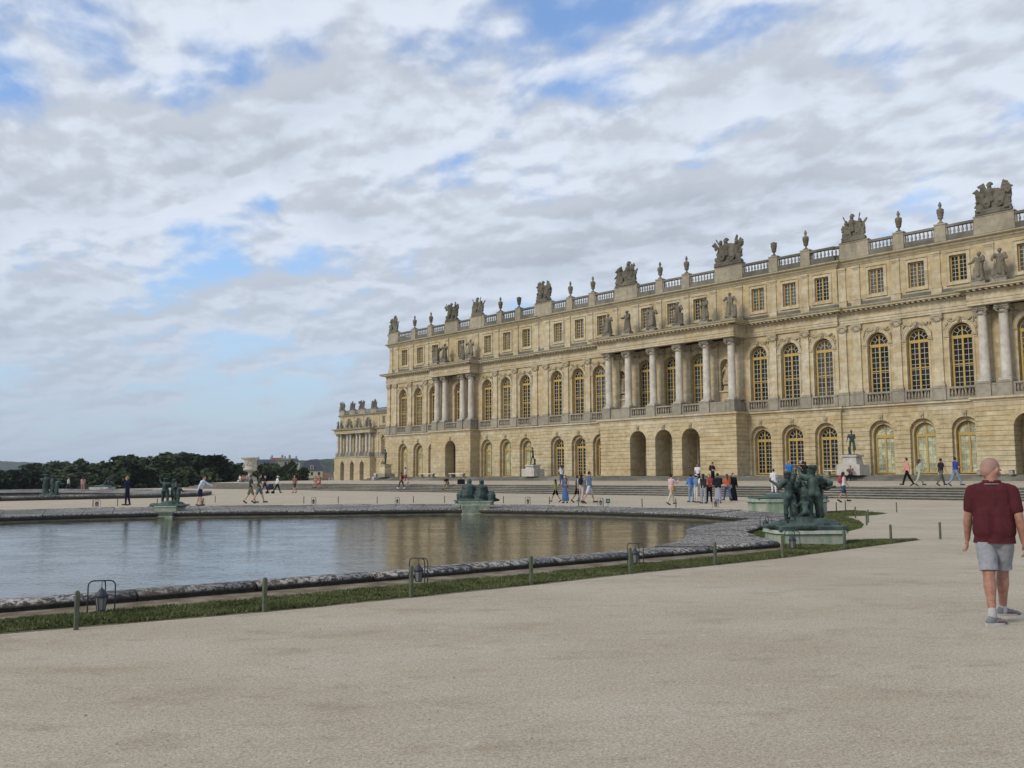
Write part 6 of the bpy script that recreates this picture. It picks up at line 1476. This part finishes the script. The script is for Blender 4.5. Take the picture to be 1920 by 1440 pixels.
# ------------------------------------------------------------------ the man in the maroon polo
def big_man():
    H = 1.77; s_ = H
    t = tag(empty('person', (10.74, 4.02, 0), -TH+R(-27)), 'heavy balding man in maroon polo and pale grey shorts walking away at the right edge', 'person', 'visitors in the palace gardens')
    J = skel(H, ((-.17, .08, -.055), (.36, .26, -.075)), ((.10, .20, .30, .05), (-.16, .19, .30, .0)), .06, 1.02, fat=1.5)
    for k in 'LR':
        for n_ in ('sh', 'el', 'wr', 'hand', 'fing'): J[n_+k].z -= .028
    hyaw = Matrix.Rotation(R(-40), 3, 'Z') @ Matrix.Rotation(R(-16), 3, 'X'); hc = J['neck']+Vector((0, .022*s_, .078*s_))
    mb = MB()
    def he(p, r_, seg=14): mb.ell(hc+hyaw @ (Vector(p)*1.1), tuple(v*1.1 for v in r_), seg, hyaw)
    he((0, -.012, .025), (.079, .096, .092), 20); he((0, .028, -.035), (.061, .068, .078), 16); he((0, .055, -.082), (.034, .034, .026)); he((0, -.045, -.02), (.070, .062, .080), 16)
    he((0, .102, -.018), (.014, .022, .026)); he((0, .094, .012), (.026, .014, .012)); he((0, .092, -.052), (.024, .012, .012))
    for q in (-1, 1): he((q*.086, -.004, -.012), (.013, .024, .038), 10); he((q*.034, .082, .020), (.022, .012, .009)); he((q*.045, .055, -.030), (.026, .030, .026))
    mb.cap(J['neck']-Vector((0, 0, .05)), hc-Vector((0, .015, .035)), .070, .062, 14); mb.cap(J['neck']+Vector((0, -.02, -.02)), hc+Vector((0, -.05, -.03)), .062, .055, 12)
    torso(mb, J, -.022)
    for i, k in enumerate('LR'):
        sd_ = -1 if k == 'L' else 1
        mb.cap(J['sh'+k], J['el'+k], .057, .045, 12); mb.cap(J['el'+k], J['el'+k].lerp(J['wr'+k], .3), .045, .046, 12); mb.cap(J['el'+k].lerp(J['wr'+k], .3), J['wr'+k], .046, .028, 12)
        d = (J['fing'+k]-J['wr'+k]).normalized(); f_ = Vector((0, 1, 0)); sx = d.cross(f_).normalized(); fr_ = sx.cross(d).normalized()
        w0 = J['wr'+k]
        for q in (-1.2, -.4, .4, 1.2): mb.cap(w0+d*.012+fr_*q*.012, w0+d*.088+fr_*q*.020, .016, .0145, 8)
        curl = sx*(sd_*-1)*(1 if sx.x*sd_ > 0 else -1)
        ls = (.070, .080, .076, .060)
        for j_, q in enumerate((1.35, .45, -.45, -1.35)):
            b0 = w0+d*.092+fr_*q*.020; m1 = b0+(d*.86+curl*.25+fr_*q*.05)*ls[j_]*.5; m2 = m1+(d*.62+curl*.62)*ls[j_]*.34; m3_ = m2+(d*.35+curl*.8)*ls[j_]*.26
            mb.cap(b0, m1, .0105, .0098, 8); mb.cap(m1, m2, .0098, .009, 8); mb.cap(m2, m3_, .009, .0075, 8)
        b0 = w0+d*.030+fr_*.028; m1 = b0+(d*.65+fr_*.55+curl*.25)*.042; m2 = m1+(d*.9+fr_*.12+curl*.3)*.034
        mb.cap(b0, m1, .0155, .0125, 8); mb.cap(m1, m2, .0125, .009, 8)
        mb.cap(J['hip'+k]-Vector((0, 0, .03)), J['knee'+k], .088, .064, 14); kn, an = J['knee'+k], J['ank'+k]
        mb.cap(kn, kn.lerp(an, .3)+Vector((0, -.018, 0)), .060, .064, 14); mb.cap(kn.lerp(an, .3)+Vector((0, -.018, 0)), kn.lerp(an, .62)+Vector((0, -.008, 0)), .064, .047, 14); mb.cap(kn.lerp(an, .6), an, .048, .037, 12)
    skin_m, tt, bb = mat('ruddy_skin', .55, .35)
    g = N('ShaderNodeNewGeometry', tt); n = NOISE(tt, g.outputs['Position'], 16, 4, .6)
    L(tt, MIX(tt, RAMP(tt, n, .35, .65), (.30, .145, .10), (.40, .21, .15)), bb.inputs['Base Color'])
    inst('body', sculpt(mb, 'body', skin_m, .0065, 2), t)
    # cropped grey hair as a thin shell on the back and sides
    q = MB(); q.ell(hc+hyaw @ Vector((0, -.022, .024)), (.0888, .101, .099), 20, hyaw); q.ell(hc+hyaw @ Vector((0, -.051, -.020)), (.0795, .0700, .0825), 16, hyaw)
    hm, tt, bb = mat('shaved_grey_hair', .7, .3)
    g = N('ShaderNodeNewGeometry', tt); n = NOISE(tt, g.outputs['Position'], 420, 2, .6)
    L(tt, MIX(tt, RAMP(tt, n, .3, .7), (.29, .17, .13), (.37, .235, .19)), bb.inputs['Base Color'])
    inst('hair', sculpt(q, 'hair', hm, .008, 1), t)
    # polo shirt
    q = MB(); torso(q, J, .010)
    for sx_ in (-1, 1):
        q.cap(J['waist']+Vector((sx_*.066, .012, .0)), J['pelvis']+Vector((sx_*.090, .0, -.17)), .115, .124, 18)
        q.cap(J['chest']+Vector((sx_*.080, -.002, 0)), J['waist']+Vector((sx_*.074, .008, 0)), .112, .118, 18)
        q.cap(J['chest']+Vector((sx_*.085, -.008, .06)), J['neck']+Vector((sx_*.095, -.008, -.105)), .100, .080, 16)
        sh = J['shR' if sx_ > 0 else 'shL']; q.cap(J['neck']+Vector((sx_*.02, -.012, -.035)), sh+Vector((-sx_*.012, 0, -.008)), .064, .066, 16); q.cap(J['chest']+Vector((sx_*.10, 0, .03)), sh+Vector((-sx_*.02, 0, -.05)), .09, .075, 16)
    q.cap(J['waist']+Vector((0, .03, .0)), J['pelvis']+Vector((0, .022, -.17)), .125, .126, 18)
    q.cap(J['chest']+Vector((0, -.01, .06)), J['pelvis']+Vector((0, -.016, -.17)), .105, .130, 18)
    for k in 'LR':
        e = J['sh'+k].lerp(J['el'+k], .68); q.cap(J['sh'+k], e, .071, .066, 16)
    me = sculpt(q, 'shirt', None or flat('maroon_pique', (.078, .019, .023), .9, .12, var=.10, scale=14), .010, 9, .0, .1)
    # trim the lower hem and sleeve ends flat, then fold creases
    b = bmesh.new(); b.from_mesh(me)
    hem = J['pelvis'].z-.13
    bmesh.ops.bisect_plane(b, geom=b.verts[:]+b.edges[:]+b.faces[:], plane_co=(0, 0, hem), plane_no=(0, .0, -1), clear_outer=True)
    for k in 'LR':
        sd_ = -1 if k == 'L' else 1; e = J['sh'+k].lerp(J['el'+k], .88); d = (J['el'+k]-J['sh'+k]).normalized()
        vs_ = [v for v in b.verts if (v.co-e).length < .16 and v.co.x*sd_ > .222 and v.co.z > e.z-.13]
        es = set(e_ for v in vs_ for e_ in v.link_edges); f2_ = set(f for v in vs_ for f in v.link_faces)
        if vs_: bmesh.ops.bisect_plane(b, geom=list(vs_)+list(es)+list(f2_), plane_co=e, plane_no=d, clear_outer=True)
    for v in b.verts:
        p = v.co; n = v.normal
        t_ = max(0, min(1, (J['chest'].z+.1-p.z)/.35)); t_ *= max(.15, min(1, (p.z-hem)/.08))
        f_ = noise.noise((p.x*3.2+p.z*2.0, p.y*2.5, p.z*11))*.012*t_ + noise.noise((p.x*7, p.y*6, p.z*5+3))*.007 + noise.noise((p.x*14, p.y*12, p.z*18))*.003
        v.co = p+n*f_
    for v in b.verts:
        v.co.z += .0
    b.to_mesh(me); b.free(); inst('polo_shirt', me, t)
    col_ = MB(); nc = J['neck']+Vector((0, .012, .005))
    for k in range(20):
        a0, a1 = 2*pi*k/20, 2*pi*(k+1)/20
        f1 = lambda a, r_, z: (nc.x+r_*1.05*cos(a), nc.y+r_*sin(a), nc.z+z)
        col_.add([f1(a0, .094, -.030), f1(a1, .094, -.030), f1(a1, .080, .016), f1(a0, .080, .016), f1(a0, .102, -.032), f1(a1, .102, -.032), f1(a1, .085, .019), f1(a0, .085, .019)], [(0, 1, 2, 3), (4, 7, 6, 5), (3, 2, 6, 7), (0, 4, 5, 1)], True)
    co = col_.obj('collar', cl((.078, .019, .023)), t)
    st_m = MB(); st_m.tube([(nc.x+.099*1.05*cos(2*pi*k/20), nc.y+.0995*sin(2*pi*k/20), nc.z-.022) for k in range(21)], .0025, 5); st_m.obj('collar_stripe', cl(WHT), co)
    # shorts
    q = MB(); 
    for sx_ in (-1, 1): q.cap(J['pelvis']+Vector((sx_*.05, 0, .03)), J['pelvis']+Vector((sx_*.055, 0, -.04)), .088, .090, 16)
    q.cap(J['hipL']+Vector((.02, -.018, .03)), J['hipR']+Vector((-.02, -.018, .03)), .112, .112, 18); q.cap(J['hipL']+Vector((.02, -.02, -.03)), J['hipR']+Vector((-.02, -.02, -.03)), .108, .108, 18)
    for k in 'LR':
        e = J['hip'+k].lerp(J['knee'+k], .80); q.cap(J['hip'+k]+Vector((0, -.012, -.04)), e, .106, .094, 18); q.cap(e, J['hip'+k].lerp(J['knee'+k], .90), .096, .094, 18)
    sm_, tt, bb = mat('pale_grey_marl', .9, .1)
    g = N('ShaderNodeNewGeometry', tt); n = NOISE(tt, g.outputs['Position'], 26, 5, .7)
    L(tt, MIX(tt, RAMP(tt, n, .35, .65), (.27, .275, .30), (.32, .325, .35)), bb.inputs['Base Color'])
    me = sculpt(q, 'shorts', sm_, .010, 3)
    b = bmesh.new(); b.from_mesh(me)
    bmesh.ops.bisect_plane(b, geom=b.verts[:]+b.edges[:]+b.faces[:], plane_co=(0, 0, hem+.012), plane_no=(0, 0, 1), clear_outer=True)
    for k in 'LR':
        e = J['hip'+k].lerp(J['knee'+k], .90); d = (J['knee'+k]-J['hip'+k]).normalized()
        sd_ = -1 if k == 'L' else 1
        vs_ = [v for v in b.verts if v.co.x*sd_ > -.01 and v.co.z < J['pelvis'].z-.2]
        es = set(e_ for v in vs_ for e_ in v.link_edges); fs_2 = set(f for v in vs_ for f in v.link_faces)
        bmesh.ops.bisect_plane(b, geom=list(vs_)+list(es)+list(fs_2), plane_co=e, plane_no=d, clear_outer=True)
    for v in b.verts:
        p = v.co; n = v.normal; v.co = p+n*(noise.noise((p.x*9, p.y*9, p.z*9))*.011+noise.noise((p.x*20, p.y*20, p.z*16))*.005)
    b.to_mesh(me); b.free(); inst('shorts', me, t)
    q = MB(); q.box(-.004, .004, J['pelvis'].y-.113, J['pelvis'].y-.105, J['pelvis'].z-.22, J['pelvis'].z+.02); 
    # socks and trainers
    for k in 'LR':
        an = J['ank'+k]; to, hl = J['toe'+k], J['heel'+k]
        q = MB(); q.cap(an+Vector((0, 0, .035)), an-Vector((0, 0, .02)), .043, .045, 12); q.obj('sock', cl((.42, .41, .40)), t)
        tw = R(-50); d = (to-hl); d.z = 0; d.normalize(); d = Vector((d.x*cos(tw)-d.y*sin(tw), d.x*sin(tw)+d.y*cos(tw), 0)); sx = Vector((d.y, -d.x, 0))
        c0 = Vector((an.x, an.y, 0))-d*.03; z0 = min(to.z, hl.z)-.018*s_
        q = MB()
        for (u, w_, h_, l_) in ((.0, .036, .040, .05), (.05, .039, .044, .06), (.10, .043, .042, .06), (.15, .045, .036, .055), (.195, .042, .029, .04), (.222, .034, .022, .035)):
            q.ell(c0+d*(u-.02)+Vector((0, 0, z0+h_*.95)), (w_, w_, h_), 10)
        q.cap(c0+d*.015+Vector((0, 0, z0+.045)), c0+d*.02+Vector((0, 0, z0+.075)), .040, .042, 12)
        sh = inst('shoe', sculpt(q, 'shoe', cl((.19, .195, .205)), .009, 1), t)
        q = MB(); n_ = 14; pts = []
        for i in range(n_):
            a = 2*pi*i/n_; u = .085+.145*cos(a); w_ = .050*sin(a)*(1.0 if cos(a) > -.2 else .85); pts.append(c0+d*(u-.02)+sx*w_+Vector((0, 0, z0)))
        q.add(pts+[p+Vector((0, 0, .026)) for p in pts], [tuple(range(n_))[::-1], tuple(range(n_, 2*n_))]+[(i, (i+1) % n_, (i+1) % n_+n_, i+n_) for i in range(n_)]); q.obj('sole', cl((.50, .48, .45)), sh)
        q = MB()
        q.cap(c0+d*.06+sx*.043+Vector((0, 0, z0+.035)), c0+d*.16+sx*.043+Vector((0, 0, z0+.032)), .006, .006, 5)
        q.obj('shoe_stripe', cl((.22, .03, .045)), sh)
big_man()
